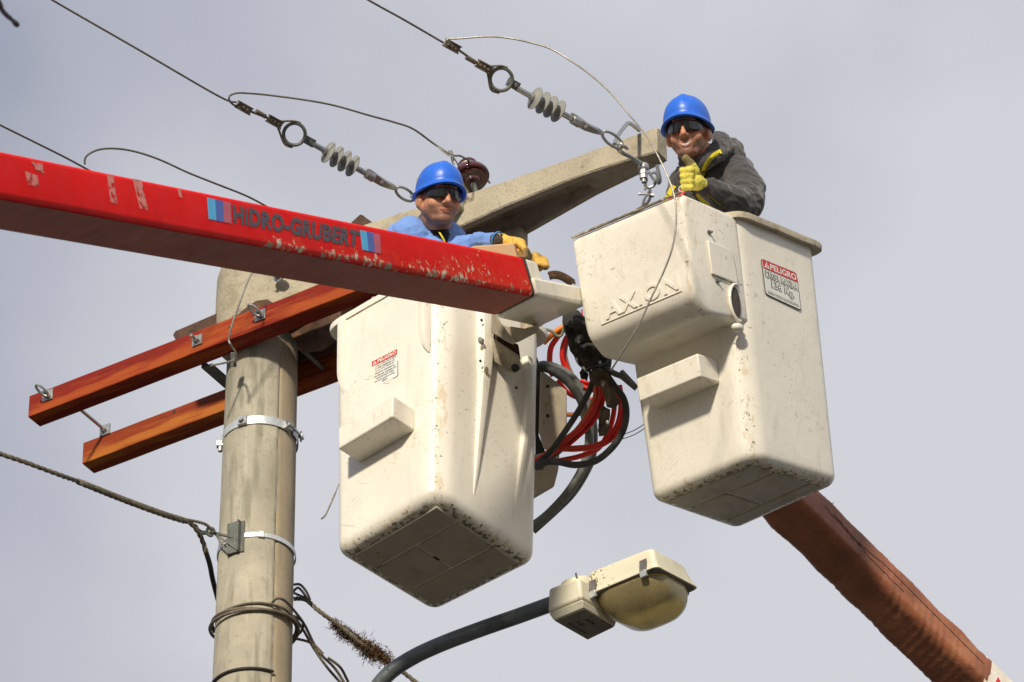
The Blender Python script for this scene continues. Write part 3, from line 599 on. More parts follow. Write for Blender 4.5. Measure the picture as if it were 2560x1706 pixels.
mb.tube(smooth([c+ax*.036-CF*.02-CR*.035, P(1135,396,23.2), P(1115,385,23.22), P(1095,368,23.24)], 5), .003, 6); mb.tube(smooth([P(1122,376,23.2), P(1128,392,23.2), P(1131,408,23.2), P(1137,410,23.2)], 5), .003, 6); mb.tube(smooth([P(1128,376,23.2), P(1133,390,23.2), P(1134,405,23.2)], 5), .003, 6); obj('tie_wire', mb, WIREL, t)
# ================================================================ BUCKETS
class Bk:
    def __init__(s, bot, top):     # N, L, R, F as (x, y, depth)
        s.b = [P(*p) for p in bot]; s.t = [P(*p) for p in top]
    def __call__(s, a, b, g):      # a toward L, b toward R
        def q(c): return c[0]*(1-a)*(1-b)+c[1]*a*(1-b)+c[2]*(1-a)*b+c[3]*a*b
        return q(s.b)*(1-g)+q(s.t)*g
def rr(r, ins, seg=8, lo=0.0, hi=1.0, rN=None, nf=5):   # rounded unit square, from corner N, ccw in (a,b), with extra edge points
    pts = []; l0 = lo+ins; h0 = hi-ins; r = max(r-ins, .012)
    cs = [(l0, l0, 180, rN or r), (h0, l0, 270, r), (h0, h0, 0, r), (l0, h0, 90, r)]
    arcs = []
    for cx, cy, a0, q in cs:
        q = max(q-ins*0, .012)
        ox = cx+q if cx == l0 else cx-q; oy = cy+q if cy == l0 else cy-q
        arcs.append([(ox+q*math.cos(math.radians(a0+k*90/seg)), oy+q*math.sin(math.radians(a0+k*90/seg))) for k in range(seg+1)])
    for i, ar in enumerate(arcs):
        pts += ar; nx = arcs[(i+1) % 4][0]; e = ar[-1]
        for k in range(1, nf+1): u = k/(nf+1); pts.append((lerp(e[0], nx[0], u), lerp(e[1], nx[1], u)))
    return pts
def bucket_body(bk, r, rb, root, lip, rN=None, rimmat=None):
    mb = MB(); rings = []; at = []
    def ring(g, ins, wv=0, lo=0):
        pts = rr(r, ins, rN=rN); rings.append([bk(a, b, g) for a, b in pts])
        for a, b in pts:
            dN = math.hypot(a, b); e = max(0, 1-min(abs(dN-.07)/.12, 1)) if dN < .3 else 0
            dF = [math.hypot(a-1, b), math.hypot(a, b-1)]; e = max(e, max(0, .8-min(dF)*6))
            at.append(max(wv, e*.75))
    ring(0, .44, .3); ring(0, rb, 1.0)
    for k in range(1, 7): th = math.pi/2*k/6; ring(rb*.55*(1-math.cos(th)), rb*(1-math.sin(th)), .98-.09*k)
    for k in range(1, 25): ring(rb*.55+(1-rb*.55)*k/24, 0, .45 if k < 2 else 0)
    # inner wall
    ring(1, .025, .6); ring(.5, .025); ring(.04, .03); ring(.04, .44)
    mb.loft(rings, a=at); o = obj('body', mb, WHITE, root, sharp=50)
    # rim lip
    if lip:
        mb = MB(); rings = []; pts = rr(r, 0, rN=rN)
        def off(a, b, k):
            ca, cb = a-.5, b-.5; m = max(abs(ca), abs(cb)); x = y = 0
            wl, wn, wr_, wf = lip     # widths outward: b<0 side (left face), a<0 side (right face), b>1 side, a>1 side
            f = lambda v: max(0, min(1, (abs(v)-.36)/.1))
            if cb < 0: y = -wl*f(cb)
            else: y = wr_*f(cb)
            if ca < 0: x = -wn*f(ca)
            else: x = wf*f(ca)
            return (a+x*k, b+y*k)
        prof = [(1.004, 0), (1.010, .5), (1.008, 1.0), (.997, 1.04), (.984, .98), (.985, .45), (.986, -.02)]
        for g_, k in prof: rings.append([bk(*off(a, b, k), g_+ .0025*noise.noise(V((a*12, b*12, k)))) for a, b in pts])
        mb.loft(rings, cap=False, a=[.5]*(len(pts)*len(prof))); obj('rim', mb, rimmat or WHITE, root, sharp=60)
    return o
# ---- left bucket
B1 = thing('left_bucket', P(1090,1245,21.5), 'left white bucket holding the man in the light blue shirt', 'bucket', 'aerial lift buckets')
B1.name = 'lift_bucket'
dz = .65
b1k = Bk([(1092,1232,21.45),(832,1388,21.72),(1348,1409,21.77),(1084,1540,22.04)],
         [(1104,655,21.45+dz),(830,812,21.74+dz),(1360,830,21.79+dz),(1085,985,22.07+dz)])
body1 = bucket_body(b1k, .11, .085, B1, (.012,.03,.07,.07), rN=.17)
# cream bucket has long fins
def rib(bk, face, pts, hgt, root, mat=WHITE, name='rib'):
    f3 = (bk(0,0,0), bk(1,0,0) if face == 'l' else bk(0,1,0), bk(0,0,1)); n_ = (f3[1]-f3[0]).cross(f3[2]-f3[0]).normalized()
    if n_.dot(CF) > 0: n_ = -n_
    hd = (f3[1]-f3[0]).normalized()*(1 if face == 'r' else -1)
    raw = [(V((x, y, 0)), w_, h_) for (x, y, w_), h_ in zip(pts, hgt)]
    ps = smooth([r_[0] for r_ in raw], 5); rings = []; m = len(ps)-1
    for i, p in enumerate(ps):
        t_ = i/m*(len(raw)-1); j = min(int(t_), len(raw)-2); u = t_-j; wd = lerp(raw[j][1], raw[j+1][1], u); hh = lerp(raw[j][2], raw[j+1][2], u)
        c = onpl(p.x, p.y, f3[0], n_); k = wd*.0016/2*1.4
        rings.append([c+hd*k*math.cos(math.pi*q/8)*(1.0 if q else 1.0)+n_*(max(hh*min(1, 1.35*math.sin(math.pi*q/8)), 0)-.004) for q in range(9)])
    mb = MB(); mb.loft(rings, a=[.35]*(len(rings)*9)); return obj(name, mb, mat, root, sharp=45), n_
rib(b1k, 'l', [(862,806,20),(861,870,20),(860,940,20),(863,975,12),(867,993,3)], [.03,.03,.028,.018,.002], B1)
rib(b1k, 'l', [(1065,690,20),(1064,760,20),(1064,830,20),(1067,862,14),(1071,880,3)], [.03,.03,.028,.018,.002], B1)
_, nr = rib(b1k, 'r', [(1206,680,34),(1207,800,34),(1206,900,30),(1203,980,22),(1196,1080,15),(1190,1170,9),(1184,1251,3)], [.04,.04,.038,.030,.022,.014,.002], B1)
rib(b1k, 'r', [(1314,900,18),(1315,960,18),(1312,1040,16),(1306,1110,13),(1297,1190,10),(1290,1255,8),(1282,1318,3)], [.03,.03,.028,.024,.018,.012,.002], B1)
fr1 = (b1k(0,0,0), b1k(0,1,0), b1k(0,0,1)); fl1 = (b1k(0,0,0), b1k(1,0,0), b1k(0,0,1))
nl1 = (fl1[1]-fl1[0]).cross(fl1[2]-fl1[0]).normalized(); nl1 = -nl1 if nl1.dot(CF) > 0 else nl1
for x, y, r_, nm in ((1204,801,.006,'bolt_hole'),(1201,903,.006,'bolt_hole'),(1291,970,.006,'bolt_hole')):
    c = onpl(x, y, fr1[0]+nr*(.037 if x < 1250 else .002), nr); mb = MB(); mb.lathe(c-nr*.002, nr, [(0,r_),(.004,r_)], 14); obj(nm, mb, BLK, B1)
c = onpl(1202,853, fr1[0]+nr*.037, nr); mb = MB(); mb.lathe(c-nr*.002, nr, [(0,.016),(.004,.016),(.005,.010),(.012,.009),(.015,.004)], 16); obj('bolt', mb, GALV, B1)
c = onpl(1216,928, fr1[0]+nr*.036, nr); mb = MB(); mb.ell(c, nr*.004, CR*.008, CU*.018); obj('chip', mb, EDGED, B1)
# foot step box
def stepbox(bk, a0, a1, b, g0, g1, root):
    mb = MB(); mb.box8([bk(a0,.005,g0),bk(a1,.005,g0),bk(a1,b,g0),bk(a0,b,g0),bk(a0,.005,g1),bk(a1,.005,g1),bk(a1,b,g1),bk(a0,b,g1)]); mb.a = [.5]*8
    obj('foot_step', mb, WHITE, root, bevel=.008, seg=3)
stepbox(b1k, .225, .742, -.21, .322, .415, B1)
def base_panels(bk, b1_, b2_, am, root):
    g = .010; e = .10
    for a0, a1, q0, q1 in ((e,1-e,e,b1_-g),(e,am-g,b1_+g,b2_-g),(am+g,1-e,b1_+g,b2_-g),(e,1-e,b2_+g,1-e)):
        mb = MB(); mb.box8([bk(a0,q0,-.006),bk(a1,q0,-.006),bk(a1,q1,-.006),bk(a0,q1,-.006),bk(a0,q0,.002),bk(a1,q0,.002),bk(a1,q1,.002),bk(a0,q1,.002)]); mb.a = [.3]*8
        obj('base_panel', mb, BASEM, root, bevel=.004)
base_panels(b1k, .31, .66, .50, B1)
# warning sticker, left bucket
q, n_ = quadpl([(931,906),(996,873),(996,942),(932,974)], fl1)
st1 = plate('warning_sticker', q, n_, .002, SB, B1, (-.012,-.012,1.012,1.012), r=.07)
plate('sticker_face', q, n_, .0032, SW, st1, (.01,.01,.99,.99), r=.06)
plate('sticker_header', q, n_, .0046, SR, st1, (.02,.80,.98,.985))
text_on('lettering', 'PELIGRO', q, n_, .0065, SW, st1, .03, sub=(.24,.83,.95,.95), space=1.05)
mb = MB(); mb.add([bil(q,a,b)+n_*.0066 for a, b in ((.05,.83),(.21,.83),(.13,.96))], [(0,1,2)]); obj('warning_triangle', mb, SW, st1, smooth_=False)
mb = MB(); mb.add([bil(q,a,b)+n_*.0074 for a, b in ((.12,.85),(.145,.85),(.14,.92),(.125,.92))], [(0,1,2,3)]); obj('exclamation_mark', mb, SR, st1, smooth_=False)
ls = ['LA CARGA TOTAL DE LA CESTA','NO DEBE SOBREPASAR LOS','136 Kg. INCLUYENDO EL','OPERADOR, HERRAMIENTAS','Y MATERIALES. EXCEDER ESTE','VALOR DE CARGA PUEDE','PROVOCAR MUERTE O DAÑOS','SERIOS']
for i, s in enumerate(ls):
    hw = len(s)/26*.45; y1 = .775-i*.092; text_on('lettering', s, q, n_, .0052, SB, st1, .012, sub=(.5-hw, y1-.060, .5+hw, y1))
# ---- right bucket
B2 = thing('lift_bucket', P(1884,1150,21.6), 'right white bucket with raised AXION letters and the 136 Kg load sign', 'bucket', 'aerial lift buckets')
k2 = 21.6/FPX
b2k = Bk([(1884,1146,21.6),(1623,1256,21.6+198*k2),(2103,1212,21.6+255*k2),(1840,1330,21.6+453*k2)],
         [(1822,528,21.6+206*k2),(1535,648,21.6+(198+206)*k2),(2041,618,21.6+(255+206)*k2),(1754,738,21.6+(453+206)*k2)])
bucket_body(b2k, .10, .075, B2, (.0,.05,.06,.0), rN=.17, rimmat=WHITE_D)  # darker rim material paints in the shade under the lip
stepbox(b2k, .23, .80, -.22, .342, .438, B2)
base_panels(b2k, .345, .75, .545, B2)
# side box (apron): profile in (b, g) swept along a
def prof_round(pr, k=5, rad=.05):
    o = []; m = len(pr)
    for i in range(m):
        p0, p1, p2 = V((*pr[i-1],0)), V((*pr[i],0)), V((*pr[(i+1) % m],0)); r_ = rad if 0 < i < m-1 else .004
        a = p1+(p0-p1).normalized()*min(r_, (p0-p1).length*.4); b = p1+(p2-p1).normalized()*min(r_, (p2-p1).length*.4)
        for j in range(k+1): t_ = j/k; q_ = a.lerp(p1, t_).lerp(p1.lerp(b, t_), t_); o.append((q_.x, q_.y))
    return o
pr = prof_round([(.10,.985),(.06,1.0),(-.515,1.005),(-.50,.598),(-.35,.532),(.12,.556)])
mb = MB(); rings = []; at = []
cb = sum(p[0] for p in pr)/len(pr); cg = sum(p[1] for p in pr)/len(pr)
for a, ins in ((.004,.10),(.012,.05),(.03,.018),(.05,.004),(.075,0),(.2,0),(.35,0),(.5,0),(.65,0),(.8,0),(.915,0),(.94,.004),(.96,.018),(.97,.05)):
    rings.append([b2k(a, b+(cb-b)*ins, g_+(cg-g_)*ins) for b, g_ in pr])
    for b, g_ in pr: at.append(max(max(0, 1-abs(a-.04)/.10)*.75, .6 if g_ > .99 else 0, .35 if b < -.45 and g_ < .65 else 0))
mb.loft(rings, a=at); trA = bvh(mb); side = obj('side_box', mb, WHITE, B2, sharp=35)
# small rim strip along the box top (frayed edge)
mb = MB(); rings = []
for i in range(41):
    a = .02+.945*i/40; e = .004*noise.noise(V((a*25, 2, 0)))
    rings.append([b2k(a,-.519,1.000+e*.5), b2k(a,-.50,1.000), b2k(a,-.50,1.009+e), b2k(a,-.519,1.006+e)])
mb.loft(rings); obj('rim', mb, EDGED, side, sharp=50)
# end face details: raised pad, holes, mouth
def bg(b, g_): return b2k(0.0, b, g_)
na = (b2k(0,0,.8)-b2k(1,0,.8)).normalized()
fend = (b2k(.0,-.5,.6), b2k(.0,0,.6), b2k(.0,-.5,1.0))
def endpt(x, y, off=0): q_, nn = quadpl([(x, y)], fend); return q_[0]+nn*off, nn
cnr = [endpt(x, y)[0] for x, y in ((1766,602),(1828,628),(1843,712),(1777,686))]; _, ne = endpt(1770,600)
mb = MB(); mb.loft([cnr, [p+ne*.008 for p in cnr]]); mb.a = [.2]*8; obj('raised_pad', mb, WHITE, side, bevel=.006, seg=3)
for x, y in ((1773,581),(1793,704)):
    c, nn = endpt(x, y); mb = MB(); mb.lathe(c-nn*.002, nn, [(0,.009),(.004,.009)], 14); mb.cyl(c-nn*.001+CR*.006, c+nn*.008+CR*.006, .0045, 8); obj('bolt_hole', mb, STEELD, side)
# cable mouth: flat dark plate painted as the shade inside, with a thick collar
c, nn = endpt(1840,758); mb = MB()
upv = (b2k(0,0,1)-b2k(0,0,0)).normalized(); rtv = nn.cross(upv).normalized(); rtv = rtv if rtv.dot(CR) > 0 else -rtv
pts = [c+rtv*.036*math.cos(a)*(1 if math.cos(a) < 0 else .6)+upv*.062*math.sin(a) for a in [2*math.pi*i/28 for i in range(28)]]
mb.loft([[p-nn*.004 for p in pts], [p+nn*.0045 for p in pts]]); obj('mouth_shade', mb, M('shaded cable mouth', (.07,.06,.045), .9, var=.4, vs=12), side)
mb = MB(); half = [c+rtv*(-.046*math.sin(a)+.004)+upv*.074*math.cos(a)+nn*.004 for a in [math.pi*i/20 for i in range(-1, 22)]]
mb.tube(half, .0075, 10, flat=.9); obj('mouth_collar', mb, WHITE, side)
mb = MB(); e0 = endpt(1838,818)[0]; mb.ell(e0+nn*.0+rtv*.014, rtv*.030, upv*.018, nn*.020); obj('mouth_collar', mb, WHITE, side)
# raised AXION panel
fa = (b2k(0,-.5075,.82), b2k(1,-.5075,.82), b2k(0,-.5150,1.03))
q, n_ = quadpl([(1499,763),(1694,677),(1704,728),(1505,812)], (b2k(0,-.515,1.0), b2k(1,-.515,1.0), b2k(0,-.5005,.61)))
PX = [V((1499,763,0)), V((1694,677,0)), V((1704,728,0)), V((1505,812,0))]
def onside(u, v, h): p = bil(PX, u, v); return hit(trA, p.x, p.y, 0, bil(q, u, v))+n_*h
mb = MB()
for a, b in (((0,0),(1,0)),((0,0),(0,1)),((1,0),(1,1))):
    mb.tube([onside(lerp(a[0],b[0],k/8), lerp(a[1],b[1],k/8), .0015) for k in range(9)], .0024, 6)
obj('panel_border', mb, WHITE, side)
vs, fs = textmesh('AXION', .022, .5, 1.12)
mb = MB(); mb.add([onside(.06+.915*a, .13+.78*b, -.001+(c+.5)*.0062) for a, b, c in vs], fs); obj('raised_lettering', mb, WHITE, side, smooth_=False)
# load sign
fr2 = (b2k(0,0,0), b2k(0,1,0), b2k(0,0,1))
q, n_ = quadpl([(1902,648),(1989,684),(2001,777),(1913,736)], fr2)
st = plate('load_sign', q, n_, .002, SB, B2, (-.008,-.008,1.008,1.008), r=.06)
plate('sign_face', q, n_, .0032, SW, st, (.01,.008,.99,.99), r=.055)
plate('sign_header', q, n_, .0046, SR, st, (.015,.745,.985,.985))
text_on('lettering', 'PELIGRO', q, n_, .0065, SW, st, .03, sub=(.21,.775,.965,.945), space=1.02)
mb = MB(); mb.add([bil(q,a,b)+n_*.0066 for a, b in ((.04,.775),(.19,.775),(.115,.96))], [(0,1,2)]); obj('warning_triangle', mb, SW, st, smooth_=False)
mb = MB(); mb.add([bil(q,a,b)+n_*.0076 for a, b in ((.105,.80),(.128,.80),(.125,.90),(.108,.90))], [(0,1,2,3)]); obj('exclamation_mark', mb, SR, st, smooth_=False)
for s, sub in (('CARGA MAXIMA',(.045,.50,.965,.70)),('136 Kg.',(.20,.20,.83,.475))):
    text_on('lettering', s, q, n_, .0050, SB, st, .045, sub=(sub[0]-.012,sub[1]-.012,sub[2]+.012,sub[3]+.012)); text_on('lettering', s, q, n_, .0066, SW, st, .004, sub=sub)
text_on('lettering', 'RECUERDE: EL CONTENIDO TOTAL, INCLUYENDO OPERARIO,\nHERRAMIENTAS Y MATERIALES, NO DEBE SUPERAR ESTA CARGA', q, n_, .0052, SB, st, .01, sub=(.05,.045,.95,.125))
# ================================================================ RED BOOM
tip = [(1308,640,21.55),(1337,738,21.52),(1241,788,21.63),(1212,690,21.66)]     # top front, bottom front, bottom back, top back
lef = [(-37,366,17.9),(0,493,17.87),(-122,553,18.0),(-160,435,18.03)]
Tp = [P(*p) for p in tip]; Lf = [P(*p) for p in lef]
boom = thing('red_boom', Tp[1], 'long chipped red boom with HIDRO-GRUBERT lettering crossing in front of the left bucket', 'boom')
def boomring(u, cs=.13, seg=6):
    c = [Tp[i].lerp(Lf[i], u) for i in range(4)]; o = []
    for cu, cv, a0 in ((0,0,180),(1,0,270),(1,1,0),(0,1,90)):   # cu: down the side, cv: to the back
        ox = cs if cu == 0 else 1-cs; oy = cs*.8 if cv == 0 else 1-cs*.8
        for k in range(seg+1):
            a = math.radians(a0+90*k/seg); x, y = ox+cs*math.cos(a), oy+cs*.8*math.sin(a)
            o.append((c[0]*(1-x)*(1-y)+c[1]*x*(1-y)+c[2]*x*y+c[3]*(1-x)*y, x, y))
    return o
mb = MB(); mu = MB(); rings = []; at = []
for i in range(130):
    u = -.0+1.45*(i/129)**1.5; rg = boomring(u)
    rings.append([p for p, x, y in rg])
    for p, x, y in rg:
        tipw = max(0, 1-u/.42)**.6; low = max(0, min(1, (x-.72)/.14))*max(0, min(1, (.25-y)/.15)); top = max(0, 1-x/.12)*.75
        cl = .5+.5*noise.noise(V((u*14, x*4, 2)))
        at.append(min(1, max(tipw*.95*cl+.12*tipw, low*(.98 if u < .55 else .6)*(.70+.5*cl)*(1 if u < .85 else .5), top*tipw*1.1)))
mb.loft(rings, a=at); bo = obj('box_section', mb, RED, boom, sharp=40)
# underside skin of bare dull fibreglass
mb = MB(); rings = []; at = []
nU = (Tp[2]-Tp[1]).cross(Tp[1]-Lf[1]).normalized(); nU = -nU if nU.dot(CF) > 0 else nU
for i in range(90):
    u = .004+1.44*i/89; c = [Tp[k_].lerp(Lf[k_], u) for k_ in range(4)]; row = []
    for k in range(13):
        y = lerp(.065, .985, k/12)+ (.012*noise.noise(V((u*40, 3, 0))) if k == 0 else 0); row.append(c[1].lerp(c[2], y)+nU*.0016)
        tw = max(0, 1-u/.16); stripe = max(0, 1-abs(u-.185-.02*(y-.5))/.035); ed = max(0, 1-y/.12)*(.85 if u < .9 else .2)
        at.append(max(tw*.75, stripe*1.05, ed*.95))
    rings.append(row)
mb.loft(rings, closed=False, a=at); obj('underside', mb, REDU, boom, sharp=40)
fB = (Tp[0].lerp(Tp[1], .5), Lf[0].lerp(Lf[1], .5), Tp[1])
nS = (Tp[1]-Tp[0]).cross(Lf[0]-Tp[0]).normalized(); nS = -nS if nS.dot(CF) > 0 else nS
def bq(px): return [onpl(x, y, Tp[0].lerp(Tp[1], .5), nS) for x, y in px]
for px in ([(517,495),(576,507),(578,560),(521,548)], [(899,576),(949,586),(952,635),(905,625)]):
    q = bq(px)
    for i, m_ in enumerate((CY, BL, PK)): plate('stripe', q, nS, .0012, m_, boom, (i/3+.004, 0, (i+1)/3-.004, 1), th=.0008)
q = bq([(580,510),(898,577),(893,622),(583,560)])
text_on('lettering', 'HiDRO-GRUBERT', q, nS, .0018, LETT, boom, bold=.05, sub=(0,.03,1,.97), space=1.08)
for px in ([(60,428),(92,440),(96,468),(70,462)],[(75,405),(105,410),(110,435),(88,425)],[(266,436),(282,440),(292,510),(276,506)],[(330,447),(353,452),(369,526),(349,522)],[(443,474),(452,476),(455,496),(447,492)]):
    plate('decal_residue', bq(px), nS, .0014, RESID, boom, th=.0005)
# black gasket
mb = MB(); rg = [p for p, x, y in boomring(-.0002)]; cen = sum(rg, V((0,0,0)))/len(rg); dT = (Tp[0]-Lf[0]).normalized()
mb.loft([[p+(p-cen)*.015-dT*.012 for p in rg], [p+(p-cen)*.03-dT*.008 for p in rg], [p+(p-cen)*.03+dT*.006 for p in rg], [p+dT*.012 for p in rg]]); obj('gasket', mb, BLK, boom, sharp=60)
# white tip casting
c = Tp; 
def tp(x, y, f): return c[0]*(1-x)*(1-y)+c[1]*x*(1-y)+c[2]*x*y+c[3]*(1-x)*y+dT*f
lenT = .30
mb = MB(); mb.box8([tp(.02,.02,.008),tp(.99,.02,.008),tp(.99,.98,.008),tp(.02,.98,.008),tp(.04,.02,.13),tp(.99,.02,.13),tp(.99,.98,.13),tp(.04,.98,.13)]); mb.a = [.4]*8; tc1 = obj('tip_casting', mb, WHITE, boom, bevel=.015, seg=3)
# lower block, aimed by the photograph's outline
Q = lambda x, y, d: P(x, y, d)
mb = MB(); mb.box8([Q(1246,797,21.68),Q(1345,738,21.51),Q(1471,762,22.0),Q(1343,820,22.12),Q(1232,750,21.70),Q(1332,692,21.52),Q(1462,717,22.01),Q(1336,772,22.13)]); mb.a = [.4]*8; obj('tip_casting', mb, WHITE, boom, bevel=.012, seg=3)
mb = MB(); mb.box8([Q(1300,830,22.2),Q(1315,838,22.1),Q(1425,775,22.1),Q(1412,765,22.2),Q(1300,800,22.2),Q(1315,805,22.1),Q(1425,745,22.1),Q(1412,740,22.2)]); obj('bracket_arm', mb, WHITE_D, boom, bevel=.006)
mb = MB(); pts = []
for i in range(9): pts.append(Q(lerp(1372,1432,i/8), 708-22*math.sin(math.pi*(.30+.62*i/8))+i*.8, 22.1))
mb.tube(pts, .012, 10, flat=1.4); obj('sprocket', mb, RUST, boom)
mb = MB()
for i in range(13):
    u = i/12; c_ = Q(lerp(1372,1436,u), 704-27*math.sin(math.pi*(.28+.62*u))+u*12, 22.05); mb.box(c_, CR*.0042, CU*.006, CF*.014); mb.cyl(c_-CF*.02, c_+CF*.02, .005, 8)
obj('chain', mb, RUST, boom, bevel=.001)
mb = MB(); mb.tube(smooth([Q(1355,822,22.5),Q(1378,828,22.5),Q(1392,840,22.5),Q(1404,838,22.5),Q(1410,818,22.5)], 5), .010, 8, flat=.6); obj('lift_hook', mb, M('green grey paint', (.16,.17,.09), .6), boom)
# mounting arms between boom tip and the left bucket
mt = thing('bucket_mount', P(1270,860,22.1), 'grimy cream steel channel mount between the boom tip and the left bucket', 'mount')
def slab(name, pts4, th, mat, root, d=None, bev=.005):
    p = [P(*q_) for q_ in pts4]; n_ = (p[1]-p[0]).cross(p[2]-p[0]).normalized(); n_ = -n_ if n_.dot(CF) < 0 else n_
    mb = MB(); mb.loft([p, [q_+n_*th for q_ in p]]); mb.a = [.4]*8; return obj(name, mb, mat, root, bevel=bev)
slab('channel', [(1230,786,22.02),(1250,795,22.02),(1312,862,22.12),(1308,885,22.12),(1228,832,22.02)], .03, WHITE_D, mt) if False else None
def polyslab(name, px, d, th, mat, root, bev=.004):
    p = [P(x, y, d if not callable(d) else d(x)) for x, y in px]; mb = MB(); mb.loft([p, [q_+CF*th for q_ in p]]); mb.a = [.4]*(2*len(p)); return obj(name, mb, mat, root, bevel=bev)
polyslab('channel', [(1228,785),(1238,783),(1253,808),(1290,858),(1282,862),(1228,832)], 21.78, .30, WHITE_D, mt)
polyslab('channel', [(1250,812),(1312,822),(1345,812),(1350,828),(1296,856),(1286,858)], 21.85, .30, WHITE_D, mt)
polyslab('channel', [(1228,845),(1240,850),(1298,890),(1304,922),(1288,934),(1274,932),(1228,900)], 22.06, .05, WHITE_D, mt)
mb = MB(); c_ = P(1288,920,22.05); mb.lathe(c_, -CF, [(0,.016),(.004,.016)], 16); obj('bolt_hole', mb, BLK, mt)
polyslab('web', [(1228,830),(1296,862),(1302,900),(1228,850)], 22.12, .02, RUST, mt)
# post at the far side of the bucket with the round flange and the panel behind
pb = thing('valve_housing', P(1380,1000,22.7), 'cream valve housing with two holes behind the right edge of the left bucket', 'housing')
polyslab('cover', [(1351,924),(1378,945),(1417,977),(1417,1070),(1410,1090),(1370,1130),(1358,1120),(1347,1082)], lambda x: 22.55-(x-1350)*.0008, .10, WHITE_D, pb, .006)
for x, y in ((1369,966),(1369,1040)):
    mb = MB(); mb.lathe(P(x, y, 22.535), -CF, [(0,.007),(.004,.007)], 14); obj('bolt_hole', mb, BLK, pb)
polyslab('gap_shade', [(1338,880),(1352,920),(1347,1090),(1368,1140),(1338,1180)], 22.62, .04, BLK, pb)  # black sheet standing in for the shaded gap beside the cover
polyslab('lower_cover', [(1330,1140),(1400,1120),(1396,1175),(1385,1218),(1330,1250)], 22.6, .12, WHITE_D, pb, .008)
mb = MB(); mb.ell(P(1349,1165,22.56), CR*.02, CU*.018, CF*.02); obj('grease_lump', mb, FABB, pb)
# ================================================================ HOSES
def hose(pts, r, mat, label, d=22.4, grp=None):
    q = [(x/2.8+1240, y/2.8+620, (z if len(p) > 2 else d)) for p in pts for x, y, z in [(p[0], p[1], p[2] if len(p) > 2 else d)]]
    mb = MB(); mb.tube(dens(q, .012), r, 12); return tag(obj('hydraulic_hose', mb, mat), label, 'hose', grp)
hose([(330,668),(370,630),(420,585),(480,550),(520,545)], .0115, HOSEO, 'orange hose end emerging just right of the bucket rim', 22.7)
hose([(470,560),(430,625),(388,690),(376,760),(380,840),(400,900)], .0115, HOSER, 'red hose arching down from the boom tip, nearest the left bucket', 22.72)
hose([(510,600),(480,650),(463,715),(466,790),(500,870),(560,950),(640,985),(720,1000)], .0095, HOSER, 'red hose curving inside the gap beside the torn black sleeve', 22.74)
hose([(525,600),(500,660),(483,730),(490,800),(530,885),(590,940),(660,960)], .0085, HOSER, 'thin red hose right beside the pale wire', 22.76)
hose([(530,620),(497,700),(500,780),(540,880),(600,960),(650,1010)], .0035, WIREL, 'thin pale wire inside the red hose loops', 22.75)
hose([(545,700),(570,790),(620,850),(640,900)], .007, HOSEG, 'short grey hose under the torn black sleeve', 22.6)
hose([(285,845),(330,822),(410,838),(500,885),(570,955),(615,1030),(640,1110),(655,1250),(645,1420),(600,1560),(500,1720),(360,1870),(240,1960)], .0185, HOSEG, 'thick grey conduit sweeping round and down behind the left bucket', 22.62)
hose([(290,840),(350,842),(420,875),(500,935),(560,1010),(600,1080),(620,1160),(640,1300)], .0175, HOSEB, 'thick black hose bowing over the valve housing', 22.5)
hose([(680,1180),(690,1300),(680,1450),(640,1560),(540,1720),(400,1860),(260,1985)], .0135, HOSEG, 'outer grey conduit running down beside the thick one', 22.66)
hose([(430,925),(500,1010),(560,1045),(640,1060),(700,1060)], .0095, HOSER, 'short red hose crossing behind the black hose', 22.7)
hose([(470,1165),(540,1168),(610,1155),(680,1130)], .0095, HOSEO, 'orange hose crossing horizontally beside the valve housing', 22.7)
hose([(720,900),(726,985),(715,1060),(660,1180),(560,1290),(440,1372),(330,1460),(230,1520)], .0115, HOSER, 'bright red hose dropping from the torn sleeve to the bucket edge', 22.3)
hose([(690,900),(700,990),(690,1060),(640,1170),(560,1280),(470,1350)], .0105, HOSEO, 'orange red hose beside the bright red one', 22.34)
hose([(755,920),(745,1065),(705,1180),(610,1250),(520,1330),(440,1400),(380,1440)], .0115, HOSER, 'dark red hose on the inside of the bundle', 22.38)
hose([(862,960),(888,1130),(862,1250),(800,1340),(700,1390),(560,1408),(430,1412),(330,1470)], .0115, HOSER, 'red hose swinging out to the right of the hose bundle', 22.3)
hose([(830,1000),(825,1150),(790,1280),(720,1400),(600,1455),(470,1485),(330,1510)], .0105, HOSER, 'lowest red hose of the bundle', 22.36)
hose([(735,800),(770,880),(830,970),(890,1050),(912,1150),(892,1270),(820,1390),(700,1490),(560,1520),(440,1500),(360,1500),(270,1540)], .0135, HOSEB, 'long black hose forming the outermost loop of the bundle', 22.2)
hose([(700,860),(675,940),(640,1030),(560,1170),(460,1320),(380,1430),(270,1530)], .0125, HOSEB, 'straight black hose running diagonally across the bundle', 22.24)
hose([(740,1060),(700,1180),(600,1290),(500,1370),(430,1430),(330,1490)], .0125, HOSEB, 'greyish black hose tucked under the red hoses', 22.33)
for i_, (pp, rr_, dd_) in enumerate((([(700,930),(712,1010),(690,1110),(630,1220),(540,1310),(430,1400),(300,1490)], .0075, 22.27),([(745,900),(760,1010),(735,1120),(670,1230),(600,1300),(500,1385),(400,1440),(300,1500)], .0075, 22.31),([(845,980),(868,1100),(845,1230),(780,1330),(690,1380),(560,1395),(450,1400)], .007, 22.28),([(590,930),(650,950),(720,975),(760,960)], .007, 22.5),([(610,985),(660,1000),(715,1000)], .007, 22.52))):
    hose(pp, rr_, HOSER, ('slender red hose in front of the others in the bundle','slender red hose on the inner right of the bundle','slender red hose following inside the outer loop','upper of two short red hoses behind the brown flap','lower of two short red hoses behind the brown flap')[i_], dd_)
hose([(605,280),(606,240),(618,205)], .003, HOSER, 'thin red line at the left edge of the right bucket', 22.6)
